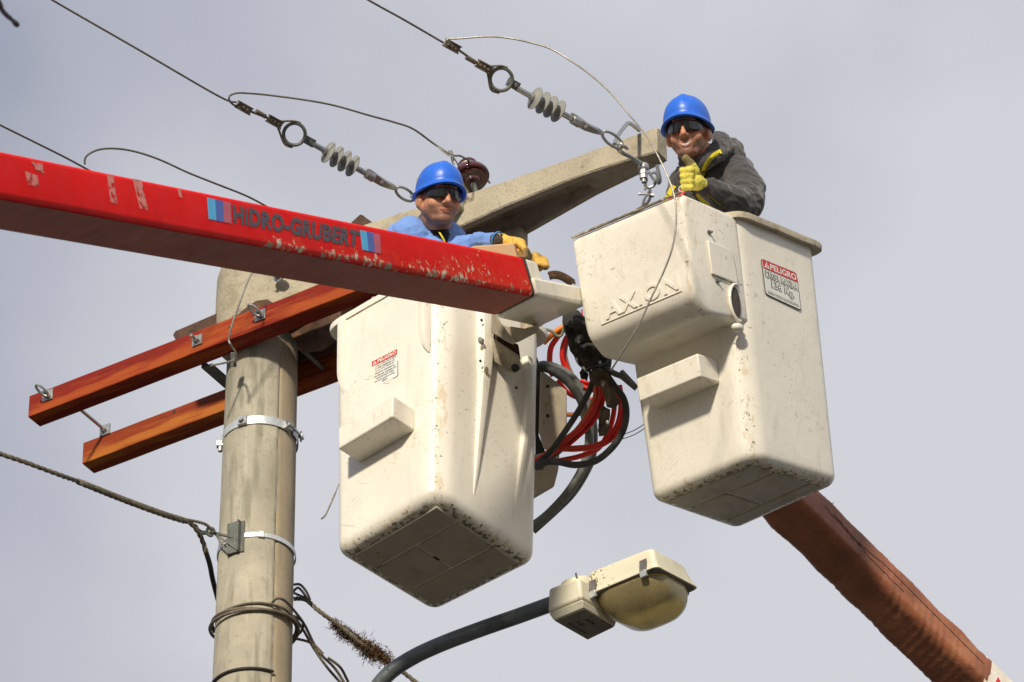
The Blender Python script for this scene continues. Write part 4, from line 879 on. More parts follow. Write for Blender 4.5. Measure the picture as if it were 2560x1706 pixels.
hose([(600,430),(606,480),(620,500)], .003, HOSER, 'short thin red line under the boom tip', 22.6)
line('thin_wire', [(1530,1096,22.3),(1560,1086,22.2),(1590,1074,22.1),(1620,1053,22.0),(1648,1026,21.95)], .0018, WIRE, 'upper of two thin wires from the hoses to the right bucket')
line('thin_wire', [(1525,1106,22.3),(1555,1098,22.2),(1590,1085,22.1),(1622,1062,22.0),(1652,1030,21.95)], .0018, WIRE, 'lower of two thin wires from the hoses to the right bucket')
# tattered sleeve
def flap(name, outline, d, th, mat, root, amp=.012, seed=0):
    cx = sum(p[0] for p in outline)/len(outline); cy = sum(p[1] for p in outline)/len(outline)
    ol = []; m = len(outline); rn = random.Random(seed)
    for i in range(m):
        a, b = outline[i], outline[(i+1) % m]
        for k in range(4): u = k/4; ol.append((lerp(a[0],b[0],u)+rn.uniform(-4,4), lerp(a[1],b[1],u)+rn.uniform(-4,4)))
    mb = MB(); rings = []
    for s in (1, .8, .55, .3, .05):
        r_ = []
        for x, y in ol:
            X, Y = (cx+(x-cx)*s)/2.8+1240, (cy+(y-cy)*s)/2.8+620
            r_.append(P(X, Y, d+amp*noise.noise(V((X*.06, Y*.05, seed)))*2.2-amp*1.2*(1-s)))
        rings.append(r_)
    mb.loft(rings, cap=False); mb.f.append(tuple(4*len(ol)+j for j in range(len(ol))))
    return obj(name, mb, mat, root, sharp=80, solid=th)
sl = thing('torn_sleeve', P(1480,860,22.2), 'tattered black canvas sleeve wrapped round the hoses between the buckets', 'sleeve')
mb = MB(); mb.cap(P(1432,800,22.3), .046, P(1462,860,22.25), .056); mb.cap(P(1462,860,22.25), .050, P(1500,905,22.25), .042); mb.cap(P(1500,905,22.25), .042, P(1510,940,22.25), .030); mb.cap(P(1422,790,22.3), .03, P(1455,905,22.3), .018)
mb = blob(mb, .008, 2, lambda v, n: .010*noise.noise(v*14)); obj('sleeve', mb, FAB, sl, sharp=80)
flap('flap', [(540,480),(600,470),(660,520),(700,545),(690,600),(730,650),(620,660),(560,690),(540,600)], 22.18, .004, FAB, sl, seed=1)
flap('flap', [(560,690),(640,665),(740,690),(780,780),(770,830),(700,820),(640,870),(600,800)], 22.17, .004, FAB, sl, .018, seed=2)
flap('flap', [(480,540),(540,560),(580,700),(560,780),(520,720)], 22.2, .004, FAB, sl, seed=3)
flap('flap', [(690,600),(770,605),(730,575),(690,560),(700,530),(660,520),(640,640),(720,660)], 22.21, .003, FAB, sl, seed=4)
flap('flap', [(650,860),(720,840),(790,890),(830,1000),(862,1080),(830,1135),(780,1110),(740,960),(690,960),(655,920)], 22.15, .004, FABB, sl, .02, seed=5)
flap('flap', [(735,1100),(800,1130),(790,1220),(800,1260),(770,1310),(722,1320),(715,1240),(725,1160)], 22.18, .004, FABB, sl, .018, seed=6)
flap('flap', [(600,850),(650,880),(640,930),(600,920),(585,880)], 22.2, .003, FAB, sl, seed=7)
mb = MB()
for x, y in ((578,657),(728,802),(780,1220)): mb.torus(P(x/2.8+1240, y/2.8+620, 22.13), CF, .0045, .0018, 16, 6)
obj('grommet', mb, GALVL, sl)
mb = MB(); mb.tube(smooth([P(x/2.8+1240, y/2.8+620, z) for x, y, z in ((610,880,22.2),(650,840,22.12),(700,828,22.1),(780,805,22.12),(770,750,22.16),(740,700,22.2))], 5), .007, 8, flat=.4); obj('tie', mb, BLK, sl)
mb = MB(); mb.tube(smooth([P(x/2.8+1240, y/2.8+620, 22.2) for x, y in ((780,850),(830,880),(880,900),(930,940),(985,985))], 4), .012, 8); mb.tube([P(1555,930,22.18), P(1590,968,22.1)], .010, 8); tag(obj('hose_fitting', mb, STEELD), 'small dark fitting under the lower left corner of the AXION box', 'fitting')
# ================================================================ COPPER BOOM
cb_ = thing('copper_boom', P(1990,1290,22.6), 'copper red vinyl covered boom coming up from the lower right to the right bucket', 'boom')
def quadring(c, rad, seg=7):
    o = []
    for cu, cv, a0 in ((0,0,180),(1,0,270),(1,1,0),(0,1,90)):
        ox = rad if cu == 0 else 1-rad; oy = rad if cv == 0 else 1-rad
        for k in range(seg+1):
            a = math.radians(a0+90*k/seg); x, y = ox+rad*math.cos(a), oy+rad*math.sin(a); o.append((c[0]*(1-x)*(1-y)+c[1]*x*(1-y)+c[2]*x*y+c[3]*(1-x)*y, x, y))
    return o
# corners: lower-left edge, middle ridge edge, upper-right edge, hidden back
up_ = [P(1929,1327,22.75), P(2000,1256,22.60), P(2004,1174,22.69), P(1933,1245,22.84)]
lo_ = [P(2407,1791,22.85), P(2474,1722,22.70), P(2480,1643,22.79), P(2413,1712,22.94)]
mb = MB(); rings = []
for i in range(150):
    u = -.12+1.12*i/149; c4 = [up_[k].lerp(lo_[k], u) for k in range(4)]; rg = quadring(c4, .20); cen = sum((p for p, x, y in rg), V((0,0,0)))/len(rg)
    ring = []
    for p, x, y in rg:
        d_ = (p-cen); f_ = 1+.05*noise.noise(V((u*9, x*3, y*3)))+(.024 if y < .5 else .010)*(1-2.2*abs(noise.noise(V((u*30+x*1.5, (x-y)*1.2, 7)))))*(1.2 if u > .3 else .5)+ .012*noise.noise(V((u*110, x*7, y*7)))+.05*math.exp(-(u/.03)**2)
        ring.append(cen+d_*f_)
    rings.append(ring)
mb.loft(rings); obj('cover', mb, COPPER, cb_, sharp=80)
# stitched seams
tr = bvh(mb)
def seamline(pts, r_, mat, root, name='seam', wob=1.5, broken=False):
    q = smooth([V((x, y, 0)) for x, y in pts], 14); q = [hit(tr, p.x+wob*noise.noise(V((p.x*.05, p.y*.05, 2))), p.y, .001) for p in q]; q = [p for p in q if p]
    if len(q) > 2: m_ = MB(); m_.tube(q, r_, 5); obj(name, m_, mat, root)
seamline([(2085,1285),(2150,1360),(2220,1420),(2300,1500),(2400,1600),(2460,1660)], .0016, BLK, cb_)
seamline([(2060,1265),(2115,1325),(2180,1400),(2260,1480)], .0014, BLK, cb_, wob=6)
rn = random.Random(5); mb2 = MB()
for i in range(60):
    x, y = rn.choice([(2010,1262),(2085,1238)]) if False else (lerp(2078,2100,rn.random()), lerp(1236,1262,rn.random())); p = hit(tr, x, y, .0)
    if p: mb2.tube([p, p+CR*rn.uniform(.004,.014)+CU*rn.uniform(-.002,.012)], .0008, 3)
if mb2.v: tag(obj('frayed_edge', mb2, COPPER, cb_), None, None)
# white lower section with sign
c4 = lo_; mb = MB(); dB = [(lo_[k]-up_[k]).normalized() for k in range(4)]
r0 = [p for p, x, y in quadring([c4[k]-dB[k]*.03 for k in range(4)], .14)]; r1 = [p for p, x, y in quadring([c4[k]+dB[k]*1.2 for k in range(4)], .14)]
cen = sum(r0, V((0,0,0)))/len(r0); mb.loft([[cen+(p-cen)*.98 for p in r0], r1]); mb.a = [.1]*len(mb.v); obj('lower_section', mb, WHITE, cb_, sharp=50); trw = bvh(mb)
def sg(px): 
    o = [hit(trw, x, y, .003) for x, y in px]; return o if all(o) else None
for nm, px, m_ in (('sign_plate', [(2486,1682),(2503,1698),(2505,1712),(2486,1712)], SW), ('hazard_triangle', [(2495,1692),(2503,1707),(2488,1707)], SR)):
    q = sg(px)
    if q: mb = MB(); mb.loft([[p-CF*(.001 if nm == 'sign_plate' else .003) for p in q], [p for p in q]]); obj(nm, mb, m_, cb_, smooth_=False)
# ================================================================ STREET LAMP
lp = thing('street_lamp', P(1500,1480,21.8), 'cream street lamp with a yellowed bowl on a curved dark pipe', 'street lamp')
mb = MB(); mb.tube(smooth([P(860,1900,22.0),P(900,1790,22.0),P(938,1725,22.0),P(975,1682,22.0),P(1030,1645,22.0),P(1100,1612,22.0),P(1200,1574,21.95),P(1300,1539,21.9),P(1385,1508,21.85)], 8), .0305, 24); obj('pipe', mb, PIPE, lp)
kz = 21.6/FPX
def LQ(x, y, z): return P(x, y, 21.6+z*kz)
Nn = (1641,1416,0); Lc = (1462,1491,112); Rc = (1743,1470,128); Fc = (1564,1545,240)
tN, tL, tR, tF = (1630,1368,26), (1468,1432,135), (1711,1413,140), (1550,1480,250)
hb = [LQ(*p) for p in (Nn, Lc, Fc, Rc)]; ht = [LQ(*p) for p in (tN, tL, tF, tR)]
mb = MB(); rings = []; at = []
cb0 = sum(hb, V((0,0,0)))/4; ct0 = sum(ht, V((0,0,0)))/4; upL = (ct0-cb0).normalized()
def lampring(g_, sc_, rad=.075):
    c4 = [hb[k].lerp(ht[k], g_) for k in range(4)]; cc = sum(c4, V((0,0,0)))/4; c4 = [cc+(p-cc)*sc_ for p in c4]; return [(p, x, y) for p, x, y in quadring([c4[0], c4[1], c4[2], c4[3]], rad)]
for g_, s_ in ((-.02,.93),(-.02,1.03),(.05,1.035),(.10,1.03),(.12,1.0),(.45,1.0),(.8,1.0),(.93,.99),(1.0,.94),(1.03,.80),(1.03,.1)):
    rg = lampring(g_, s_); rings.append([p for p, x, y in rg])
    for p, x, y in rg: at.append(max(0, 1-abs(x-.93)/.28)*(1 if y < .5 else 0)+ (max(0, 1-abs(y-.7)/.25)*.5 if x < .2 else 0))
mb.loft(rings, a=at); obj('hood', mb, LAMPW, lp, sharp=35)
mb = MB(); mb.loft([[p for p, x, y in lampring(-.025, .99)], [p for p, x, y in lampring(-.06, .985)]]); obj('gasket', mb, LAMPD, lp)
# bowl
mb = MB(); rings = []
for i in range(16):
    th = math.pi/2*i/15; s_ = math.cos(th)**.75*.93 if i < 15 else .02; dn = math.sin(th)**1.0*.128
    rg = lampring(-.05, 1.0, .30)
    cc = sum((p for p, x, y in rg), V((0,0,0)))/len(rg); cc2 = cc+(hb[3]-hb[2])*.0+ (hb[0]+hb[3]-hb[1]-hb[2])*.03*math.sin(th)
    rings.append([cc2+(p-cc)*s_-upL*dn for p, x, y in rg])
mb.loft(rings, cap=False); mb.f.append(tuple(15*len(rings[0])+j for j in range(len(rings[0])))); obj('bowl', mb, GLASS, lp, sharp=80, solid=.004)
# clips
for x, y in ((1484,1464),(1610,1413)):
    fl = (hb[0], hb[1], ht[0]); q, n_ = quadpl([(x-8,y-8),(x+8,y-15),(x+8,y+12),(x-8,y+20)], fl)
    plate('clip', q, n_, .004, CLIPM, lp, th=.006); mb = MB(); p = q[2].lerp(q[3], .5)+n_*.008; mb.box(p-upL*.012, (q[2]-q[3])*.45, n_*.006, upL*.012); obj('clip', mb, GALVL, lp, bevel=.001)
q, n_ = quadpl([(1697,1490),(1722,1478),(1722,1484),(1700,1494)], (hb[0],hb[1],hb[3])) 
mb = MB(); mb.loft([q, [p-upL*.006 for p in q]]); obj('clip', mb, CLIPM, lp)
# rear ballast housing
def lb(pts): return [LQ(*p) for p in pts]
bot = lb([(1455,1496,62),(1368,1532,118),(1466,1588,232),(1545,1550,176)]); top = lb([(1447,1442,86),(1371,1471,142),(1466,1530,256),(1545,1490,200)])
mb = MB(); mb.box8([bot[1],bot[2],bot[3],bot[0],top[1],top[2],top[3],top[0]]); mb.a = [.05,.05,.05,.7,.05,.05,.05,.6]; obj('ballast_housing', mb, LAMPW, lp, bevel=.012, seg=3)
dn = -upL*.026; lid = [bot[0].lerp(bot[2],.02)+dn*.1, bot[1].lerp(bot[3],.02)+dn*.1, bot[2].lerp(bot[0],.02)+dn*.1, bot[3].lerp(bot[1],.02)+dn*.1]
mb = MB(); l2 = [p+dn for p in lid]; cl = sum(l2, V((0,0,0)))/4; l2 = [cl+(p-cl)*.90 for p in l2]; mb.box8([l2[1],l2[2],l2[3],l2[0],lid[1],lid[2],lid[3],lid[0]]); obj('lower_lid', mb, LAMPW, lp, bevel=.003)
l3 = [cl+(p-cl)*.96+dn*.02 for p in l2]; mb = MB(); mb.loft([[p+dn*.02 for p in l3], [p+dn*.12 for p in l3]]); obj('lid_underside', mb, LAMPD, lp, bevel=.002)
c_ = top[0].lerp(top[2], .30).lerp(top[1], .12); mb = MB(); mb.lathe(c_-upL*.03, upL, [(0,.062),(.04,.062),(.055,.058),(.062,.048),(.064,.01)], 28); obj('photocell_base', mb, LAMPW, lp)
mb = MB(); p = P(1441,1440,21.75); mb.cyl(p-upL*.01, p+upL*.012, .004, 8); obj('stub', mb, CLIPM, lp)
mb = MB(); mb.cap(LQ(1462,1489,110), .012, LQ(1490,1500,140), .02); mb.cap(LQ(1466,1502,110), .012, LQ(1500,1530,140), .012); obj('rusty_hinge', blob(mb, .004, 2), RUST, lp)
for a_, b_, c_2, d_2 in ((.35,.30,.62,.30),(.30,.55,.45,.62),(.25,.8,.75,.8)):
    p0 = l3[0].lerp(l3[1], b_).lerp(l3[3].lerp(l3[2], b_), a_)+dn*.13; p1 = l3[0].lerp(l3[1], d_2).lerp(l3[3].lerp(l3[2], d_2), c_2)+dn*.13; mb = MB(); mb.tube([p0, p1], .004, 6); obj('slot', mb, BLK, lp)
# ================================================================ TWIG
mb = MB(); rn = random.Random(2); q = [P(x, y, 15.0) for x, y in ((-40,-60),(-10,-5),(3,22),(14,36),(30,50),(40,60))]
mb.tube(smooth(q, 5), [.009]*10+[.0065]*9+[.0055]*5+[.008]*2, 8); mb.cap(P(37,57,15), .0075, P(42,62,15), .0075); tag(obj('twig', mb, BARK), 'dark blurred bare twig tip in the top left corner', 'twig')
# ================================================================ PEOPLE
def headframe(hx, hy, hd, yaw, pitch, roll):
    B = Matrix((CR, CU, -CF)).transposed()
    Rm = Matrix.Rotation(math.radians(roll), 3, 'Z') @ Matrix.Rotation(math.radians(yaw), 3, 'Y') @ Matrix.Rotation(-math.radians(pitch), 3, 'X')
    return P(hx, hy, hd), B @ Rm
def mk_head(mb, O, Rm, neck, smile=0, wide=1.0):
    w_ = lambda x, y, z: O+Rm @ V((x, y, z)); X, Y, Zc = Rm @ V((1,0,0)), Rm @ V((0,1,0)), Rm @ V((0,0,1)); s = wide
    mb.ell(w_(0,.025,-.012), X*.076, Y*.092, Zc*.096); mb.ell(w_(0,-.040,.020), X*.064*s, Y*.078, Zc*.068)
    mb.ell(w_(0,-.098,.062), X*.032*s, Y*.024, Zc*.026)
    for k in (-1, 1):
        mb.ell(w_(k*.034,-.040,.052), X*.030*s, Y*.030, Zc*.028); mb.cap(w_(k*.054*s,-.050,-.005), .019, w_(k*.026*s,-.098,.048), .017)
        mb.cap(w_(k*.010,-.040,.096), .009, w_(k*.012,-.040,.094), .009)
        ear = w_(k*.080,-.022,-.010); mb.ell(ear, X*.010, Y*.031, Zc*.019); mb.torus(ear+X*k*.005, (X*k+Zc*.3).normalized(), .018, .0045, 20, 8)
    mb.cap(w_(0,.012,.086), .011, w_(0,-.018,.102), .0105); mb.cap(w_(0,-.018,.102), .0105, w_(0,-.036,.110), .0125)
    mb.cap(w_(-.034,.026,.076), .013, w_(.034,.026,.076), .013)
    mb.ell(w_(0,-.068,.068), X*.036, Y*.030, Zc*.020)
    mb.cap(w_(0,-.065,-.025), .058*s, neck, .068)
def mouth(O, Rm, root, smile, tb):
    Zc = Rm @ V((0,0,1))
    def sp(x, y, o=0):
        h_ = tb.ray_cast(O+Rm @ V((x, y, .3)), -Zc); return (h_[0] if h_[0] else O+Rm @ V((x, y, .09)))+Zc*o
    W_ = .023 if smile else .025; sm = .004 if smile else .003; gap = .0075 if smile else .0015
    xs = [W_*(i/8-1) for i in range(17)]; e = lambda x: 1-(x/W_)**2
    pu = [sp(x, -.070+sm*(x/W_)**2+.002*e(x), -.0005) for x in xs]; pl = [sp(x, -.070+sm*(x/W_)**2-(gap+.005)*e(x), -.0005) for x in xs]
    u = MB(); u.tube(pu, [.0012+.0028*math.sin(math.pi*i/16) for i in range(17)], 8); u.tube(pl, [.0012+.0036*math.sin(math.pi*i/16) for i in range(17)], 8); obj('lips', u, LIPS, root)
    t_ = MB(); t_.loft([[p+Zc*.0012 for p in pu], [p.lerp(q_, .5)+Zc*.0016 for p, q_ in zip(pu, pl)], [p+Zc*.0012 for p in pl]], cap=False, closed=False)
    if smile: obj('teeth', t_, TEETH, root, solid=.001)
    else: t_ = MB(); t_.tube([p.lerp(q_, .42)+Zc*.0016 for p, q_ in zip(pu, pl)], .0011, 6); obj('mouth_line', t_, LINER, root)
def helmet(O, Rm, root):
    w_ = lambda x, y, z: O+Rm @ V((x, y, z)); mb = MB(); n = 56; rings = []
    def rim_y(a): return .032*max(0, math.sin(a))**1.5+ .020 - .008*max(0, -math.sin(a))
    def pt(a, t_, ex=0, dy=0):
        s_ = math.sin(t_*math.pi/2)**.85; cy = math.cos(t_*math.pi/2)**.9 if t_ < 1 else 0
        rx, rz = .0945, .114; y0 = rim_y(a); H_ = .143-y0
        x = rx*s_*math.cos(a)*(1+ex*.0); z = rz*s_*math.sin(a)-.008; y = y0+H_*cy
        ridge = math.exp(-(x/.016)**2)*(.0065 if -.075 < z < .09 else .0)*max(0, 1-(t_**4)); y += ridge
        return x, y+dy, z
    for i in range(0, 17): rings.append([w_(*pt(2*math.pi*k/n, max(i/16, .02))) for k in range(n)])
    for ex, dy in ((.004,-.006),(.010,-.010),(.012,-.015),(.010,-.0175),(.004,-.018)):
        r_ = []
        for k in range(n):
            a = 2*math.pi*k/n; x, y, z = pt(a, 1); f = max(0, math.sin(a))**2.2
            r_.append(w_(x+math.cos(a)*ex, y+dy-.004*f, z+math.sin(a)*ex+f*ex*2.3))
        rings.append(r_)
    for ex, dy in ((-.006,-.012),(-.012,.02),(-.03,.07)):
        r_ = []
        for k in range(n):
            a = 2*math.pi*k/n; x, y, z = pt(a, 1); r_.append(w_(x+math.cos(a)*ex, y+dy, z+math.sin(a)*ex))
        rings.append(r_)
    mb.loft(rings, cap=False); o = obj('helmet', mb, HELM, root, sharp=70)
    mb = MB(); rings = []
    for ex, dy in ((-.0125,-.008),(-.0125,.05),(-.018,.05),(-.020,-.016),(-.016,-.018)):
        r_ = []
        for k in range(n):
            a = 2*math.pi*k/n; x, y, z = pt(a, 1); r_.append(w_(x+math.cos(a)*ex, y+dy, z+math.sin(a)*ex*1.1))
        rings.append(r_)
    mb.loft(rings+[rings[0]], cap=False); obj('lining', mb, LINER, o, sharp=60)
def glasses(O, Rm, root):
    w_ = lambda x, y, z: O+Rm @ V((x, y, z)); gl = None
    def surf(a, y): r = 1-3.0*(y*y); return (.079*math.sin(a)*1.0, y, (.112*math.cos(a))**1.0*r-.002+.002)
    GY = -.009
    for k in (-1, 1):
        mb = MB(); nu, nv = 14, 8; vs = []
        for i in range(nu+1):
            u = i/nu; a = lerp(.07, 1.15, u); top = .026-.010*u*u; bot = -.021+.017*(1-u)**5+.020*u**2
            for j in range(nv+1): y = lerp(bot, top, j/nv); x, yy, z = surf(a, y); vs.append(w_(k*x, yy+GY, z))
        fs = [(i*(nv+1)+j, (i+1)*(nv+1)+j, (i+1)*(nv+1)+j+1, i*(nv+1)+j+1) for i in range(nu) for j in range(nv)]
        mb.add(vs, fs); o = obj('lens', mb, LENS, root, sharp=80, solid=.0025)
        mb = MB(); mb.tube(smooth([w_(k*surf(1.1,.02)[0], .020, surf(1.1,.02)[2]), w_(k*.081,.014,.03), w_(k*.083,.010,-.01)], 5), .0035, 8, flat=.6); obj('temple_arm', mb, FRAME, root)
    mb = MB(); mb.tube([w_(k_*.001*s, .021+.004, surf(abs(k_)*.02, .02)[2]+.0015) for k_ in range(-4, 5) for s in (6,)], .0028, 8); mb.cap(w_(-.006,.012,.1135), .0025, w_(.006,.012,.1135), .0025); obj('bridge', mb, FRAME, root)
def skinattr(mb, O, Rm):
    Ri = Rm.transposed(); a = []
    for v in mb.v:
        q_ = Ri @ (v-O); x, y, z = q_
        if -.14 < y < .0 and z > -.03 and abs(x) < .1:
            b = max(0, min(1, (-.040-y)/.03))*max(0, min(1, (z+.02)/.03)); 
            if abs(x) < .026 and -.082 < y < -.052: b *= .55
            mus = math.exp(-((y+.055)/.007)**2)*(1 if abs(x) < .035 else 0)*.9
            sh = 0; a.append(min(1, max(b*.8*(.95+.15*noise.noise(v*90)), mus)))
        elif abs(x) > .058 and -.03 < y < .06 and -.035 < z < .03: a.append(.9)
        else: a.append(0.0)
    mb.a = a
def wrinkle(amp, fr):
    def f(v, n):
        b = noise.noise(V((v.x*fr, v.y*fr*.7, v.z*fr))); r = 1-abs(noise.noise(V((v.x*fr*1.3+5, v.y*fr, v.z*fr*1.7))))*2
        return amp*(.8*b+.9*max(0, r-.45))
    return f
# ---------- man in the left bucket
c0 = b1k(.5,.5,1.0); fl = b1k(.5,.5,.05)
m1 = thing('person', fl, 'smiling man in a light blue shirt, blue helmet and dark glasses in the left bucket', 'person')
O1, R1 = headframe(1099, 495, 22.62, 19, 14, -8)
neck = P(1088, 572, 22.72)
mb = MB(); mk_head(mb, O1, R1, neck, wide=1.10)
shR, shL = P(1012,612,22.68), P(1148,630,22.68); chest = P(1078,640,22.75); hip = fl*.15+chest*.85; hip = V((lerp(chest.x, fl.x, .8), lerp(chest.y, fl.y, .8), fl.z+.92))
mb.cap(neck, .06, chest, .12); mb.cap(shR, .06, shL, .06); mb.cap(chest, .12, hip, .13)
for k in (-1, 1):
    f_ = fl+V((k*.11,0,.05)); kn = hip.lerp(f_, .5)+V((k*.02,-.02,0)); mb.cap(hip+V((k*.08,0,0)), .08, kn, .055); mb.cap(kn, .055, f_, .04); mb.cap(f_, .035, f_+V((0,-.1,-.02)), .03)
wr = P(1236,604,22.50); elb = P(1165,650,22.58); mb.cap(shL, .05, elb, .04); mb.cap(elb, .04, wr, .028)
elr = P(985,700,22.5); wrr = P(1110,700,22.42); mb.cap(shR, .05, elr, .04); mb.cap(elr, .04, wrr, .028)
bd = blob(mb, .005, 5); skinattr(bd, O1, R1); obj('body', bd, SKIN, m1, sharp=80)
mouth(O1, R1, m1, 0, bvh(bd)); glasses(O1, R1, m1); helmet(O1, R1, m1)
mb = MB(); mb.cap(P(1035,604,22.70), .088, shL, .075); mb.cap(P(1028,600,22.66), .092, P(1010,660,22.66), .08); mb.cap(P(1050,585,22.74), .060, P(1010,600,22.70), .080); mb.cap(chest, .165, hip+Z*.1, .16); mb.cap(P(1105,622,22.66), .055, P(1170,617,22.56), .045); mb.cap(P(1170,617,22.56), .045, P(1226,606,22.51), .036); mb.cap(P(1195,605,22.52), .038, P(1200,604,22.52), .038); mb.cap(shL, .07, P(1165,640,22.58), .055); mb.cap(shR, .075, elr, .06); mb.cap(elr, .06, P(1090,702,22.44), .042)
sh = blob(mb, .006, 3, wrinkle(.007, 26)); obj('shirt', sh, SHIRT, m1, sharp=80)
mb = MB(); mb.cap(P(1108,592,22.62), .030, P(1118,625,22.6), .04); mb.cap(P(1090,585,22.66), .055, P(1105,620,22.62), .05); obj('undershirt', blob(mb, .006, 2), TEE, m1, sharp=80)
tS = bvh(sh)
mb = MB(); q0 = [P(1099,582,22.53), P(1104,590,22.52), P(1110,600,22.52), P(1114,615,22.52)]; mb.tube(q0, .006, 6, flat=.4); obj('harness_strap', mb, STRAPY, m1)
def glove_attr(mb, fn): mb.a = [max(0, min(1, fn(v))) for v in mb.v]
# near hand draped over the box edge, fingers curled down
mb = MB(); mb.cap(P(1242,600,22.54), .030, P(1256,603,22.52), .030); mb.cap(P(1256,604,22.52), .027, P(1296,614,22.46), .031); mb.cap(P(1256,608,22.54), .026, P(1290,622,22.50), .028)
for i in range(4):
    k0 = P(1299+i*4.5, 609+i*6, 22.42+i*.014); k1 = P(1313+i*3.0, 625+i*5, 22.38+i*.014); k2_ = P(1312+i*2.5, 643+i*3.5, 22.37+i*.014); k3 = P(1302+i*3.5, 653+i*2.5, 22.38+i*.014)
    mb.cap(k0, .0165, k1, .0145); mb.cap(k1, .0145, k2_, .0135); mb.cap(k2_, .0135, k3, .012)
mb.cap(P(1290,622,22.46), .016, P(1300,636,22.40), .0145); mb.cap(P(1300,636,22.40), .0145, P(1303,648,22.37), .013)
gv = blob(mb, .0035, 2, wrinkle(.0025, 55)); glove_attr(gv, lambda v: ((v-P(1290,612,22.4)).dot(-CU)+(v-P(1290,612,22.4)).dot(CR)*.5)/.05); obj('glove', gv, GLOVE1, m1, sharp=80)
mb = MB(); mb.cap(P(1224,604,22.51), .030, P(1240,602,22.49), .029); obj('cuff', blob(mb, .004, 2, wrinkle(.003, 50)), CUFF, m1, sharp=80)
mb = MB(); mb.torus(P(1243,600,22.485), (P(1256,602,22.47)-P(1242,598,22.49)).normalized(), .031, .004, 24, 8); obj('glove_binding', mb, BLUEC, m1)
mb = MB()
for i in range(4): mb.cap(P(1338+i*7, 640+i*4, 22.6), .017, P(1346+i*6, 660+i*2, 22.58), .016)
mb.cap(P(1325,655,22.62), .03, P(1345,662,22.62), .03); gv = blob(mb, .004, 2, wrinkle(.002, 55)); glove_attr(gv, lambda v: .4); obj('glove', gv, GLOVE1, m1, sharp=80)
mb = MB(); mb.cap(P(1168,690,22.62), .05, P(1325,658,22.63), .035); obj('sleeve', blob(mb, .006, 2, wrinkle(.006, 26)), SHIRT, m1, sharp=80)
# harness pads showing under the boom
hp = thing('harness_pad', P(945,745,22.3), 'grey and yellow harness pads hanging over the left bucket rim under the boom', 'harness')
polyslab('pad', [(940,742),(946,748),(948,768),(938,770),(933,764),(926,752),(930,742)], 22.40, .02, STRAPP, hp)
polyslab('pad', [(939,742),(950,752),(945,768),(937,770),(933,760)], 22.38, .02, STRAPG, hp)
polyslab('pad', [(949,752),(958,757),(955,765),(945,768)], 22.39, .02, SW, hp)
polyslab('strap', [(940,740),(946,738),(952,742),(966,757),(960,760),(948,748)], 22.37, .006, STRAPY, hp); polyslab('strap', [(956,730),(960,730),(963,750),(959,750)], 22.39, .006, STRAPY, hp); polyslab('strap', [(931,760),(937,742),(940,744),(934,766)], 22.37, .006, STRAPY, hp)
# cardboard box held under the glove
mb = MB(); mb.box8([P(1185,700,22.40),P(1304,676,22.33),P(1316,672,22.50),P(1195,692,22.57),P(1176,618,22.42),P(1283,610,22.35),P(1296,606,22.52),P(1190,613,22.59)]); tag(obj('cardboard_box', mb, CARD, bevel=.002), 'plain cardboard box under the man in blue\'s gloved hand, behind the boom tip', 'box')
# ---------- man in the right bucket
fl2 = b2k(.5,.5,.05)
m2 = thing('person', fl2, 'grinning man in charcoal hoodie and blue helmet giving a thumbs up, right bucket', 'person')
O2, R2 = headframe(1719, 329, 22.35, -11, 14, 8)
neck = P(1762, 400, 22.48)
mb = MB(); mk_head(mb, O2, R2, neck, wide=.97)
chest = P(1785,480,22.5); hip = V((fl2.x, fl2.y, fl2.z))+(b2k(.5,.5,1)-b2k(.5,.5,0)).normalized()*.9; sL, sR = P(1850,440,22.5), P(1715,470,22.42)
mb.cap(neck, .055, chest, .11); mb.cap(sL, .05, sR, .038); mb.cap(chest, .10, hip, .12)
for k in (-1, 1):
    f_ = fl2+V((k*.11,0,.05)); kn = hip.lerp(f_, .5); mb.cap(hip+V((k*.08,0,0)), .08, kn, .055); mb.cap(kn, .055, f_, .04); mb.cap(f_, .035, f_+V((0,-.1,-.02)), .03)
el = P(1868,505,22.22); wr = P(1762,468,22.05); mb.cap(sL, .05, el, .038); mb.cap(el, .036, wr, .026); mb.cap(sR, .036, P(1690,560,22.38), .036); mb.cap(P(1690,560,22.35), .036, P(1740,600,22.3), .028)
bd = blob(mb, .005, 5); skinattr(bd, O2, R2); obj('body', bd, SKIN, m2, sharp=80)
mouth(O2, R2, m2, 1, bvh(bd)); glasses(O2, R2, m2); helmet(O2, R2, m2)
mb = MB(); mb.cap(P(1780,450,22.5), .115, P(1790,560,22.45), .14); mb.cap(P(1835,432,22.5), .078, P(1862,470,22.35), .076); mb.cap(P(1862,470,22.35), .078, P(1866,505,22.24), .072)
mb.cap(P(1864,508,22.23), .066, P(1815,495,22.12), .058); mb.cap(P(1815,495,22.12), .056, P(1772,472,22.05), .042); mb.cap(P(1712,462,22.42), .066, P(1698,545,22.36), .070); mb.cap(P(1740,450,22.5), .09, P(1740,540,22.45), .12); mb.cap(P(1790,415,22.52), .075, P(1840,425,22.52), .065)
mb.cap(P(1850,530,22.30), .05, P(1820,535,22.28), .055); mb.cap(P(1790,560,22.45), .15, hip, .14)
jk = blob(mb, .006, 3, wrinkle(.010, 17)); obj('hoodie', jk, HOODIE, m2, sharp=80)
mb = MB(); mb.tube(smooth([P(1707,402,22.36),P(1722,420,22.32),P(1755,405,22.32),P(1785,375,22.40),P(1808,352,22.50),P(1795,345,22.60)], 6), [.022,.025]*3+[.027]*25, 14)
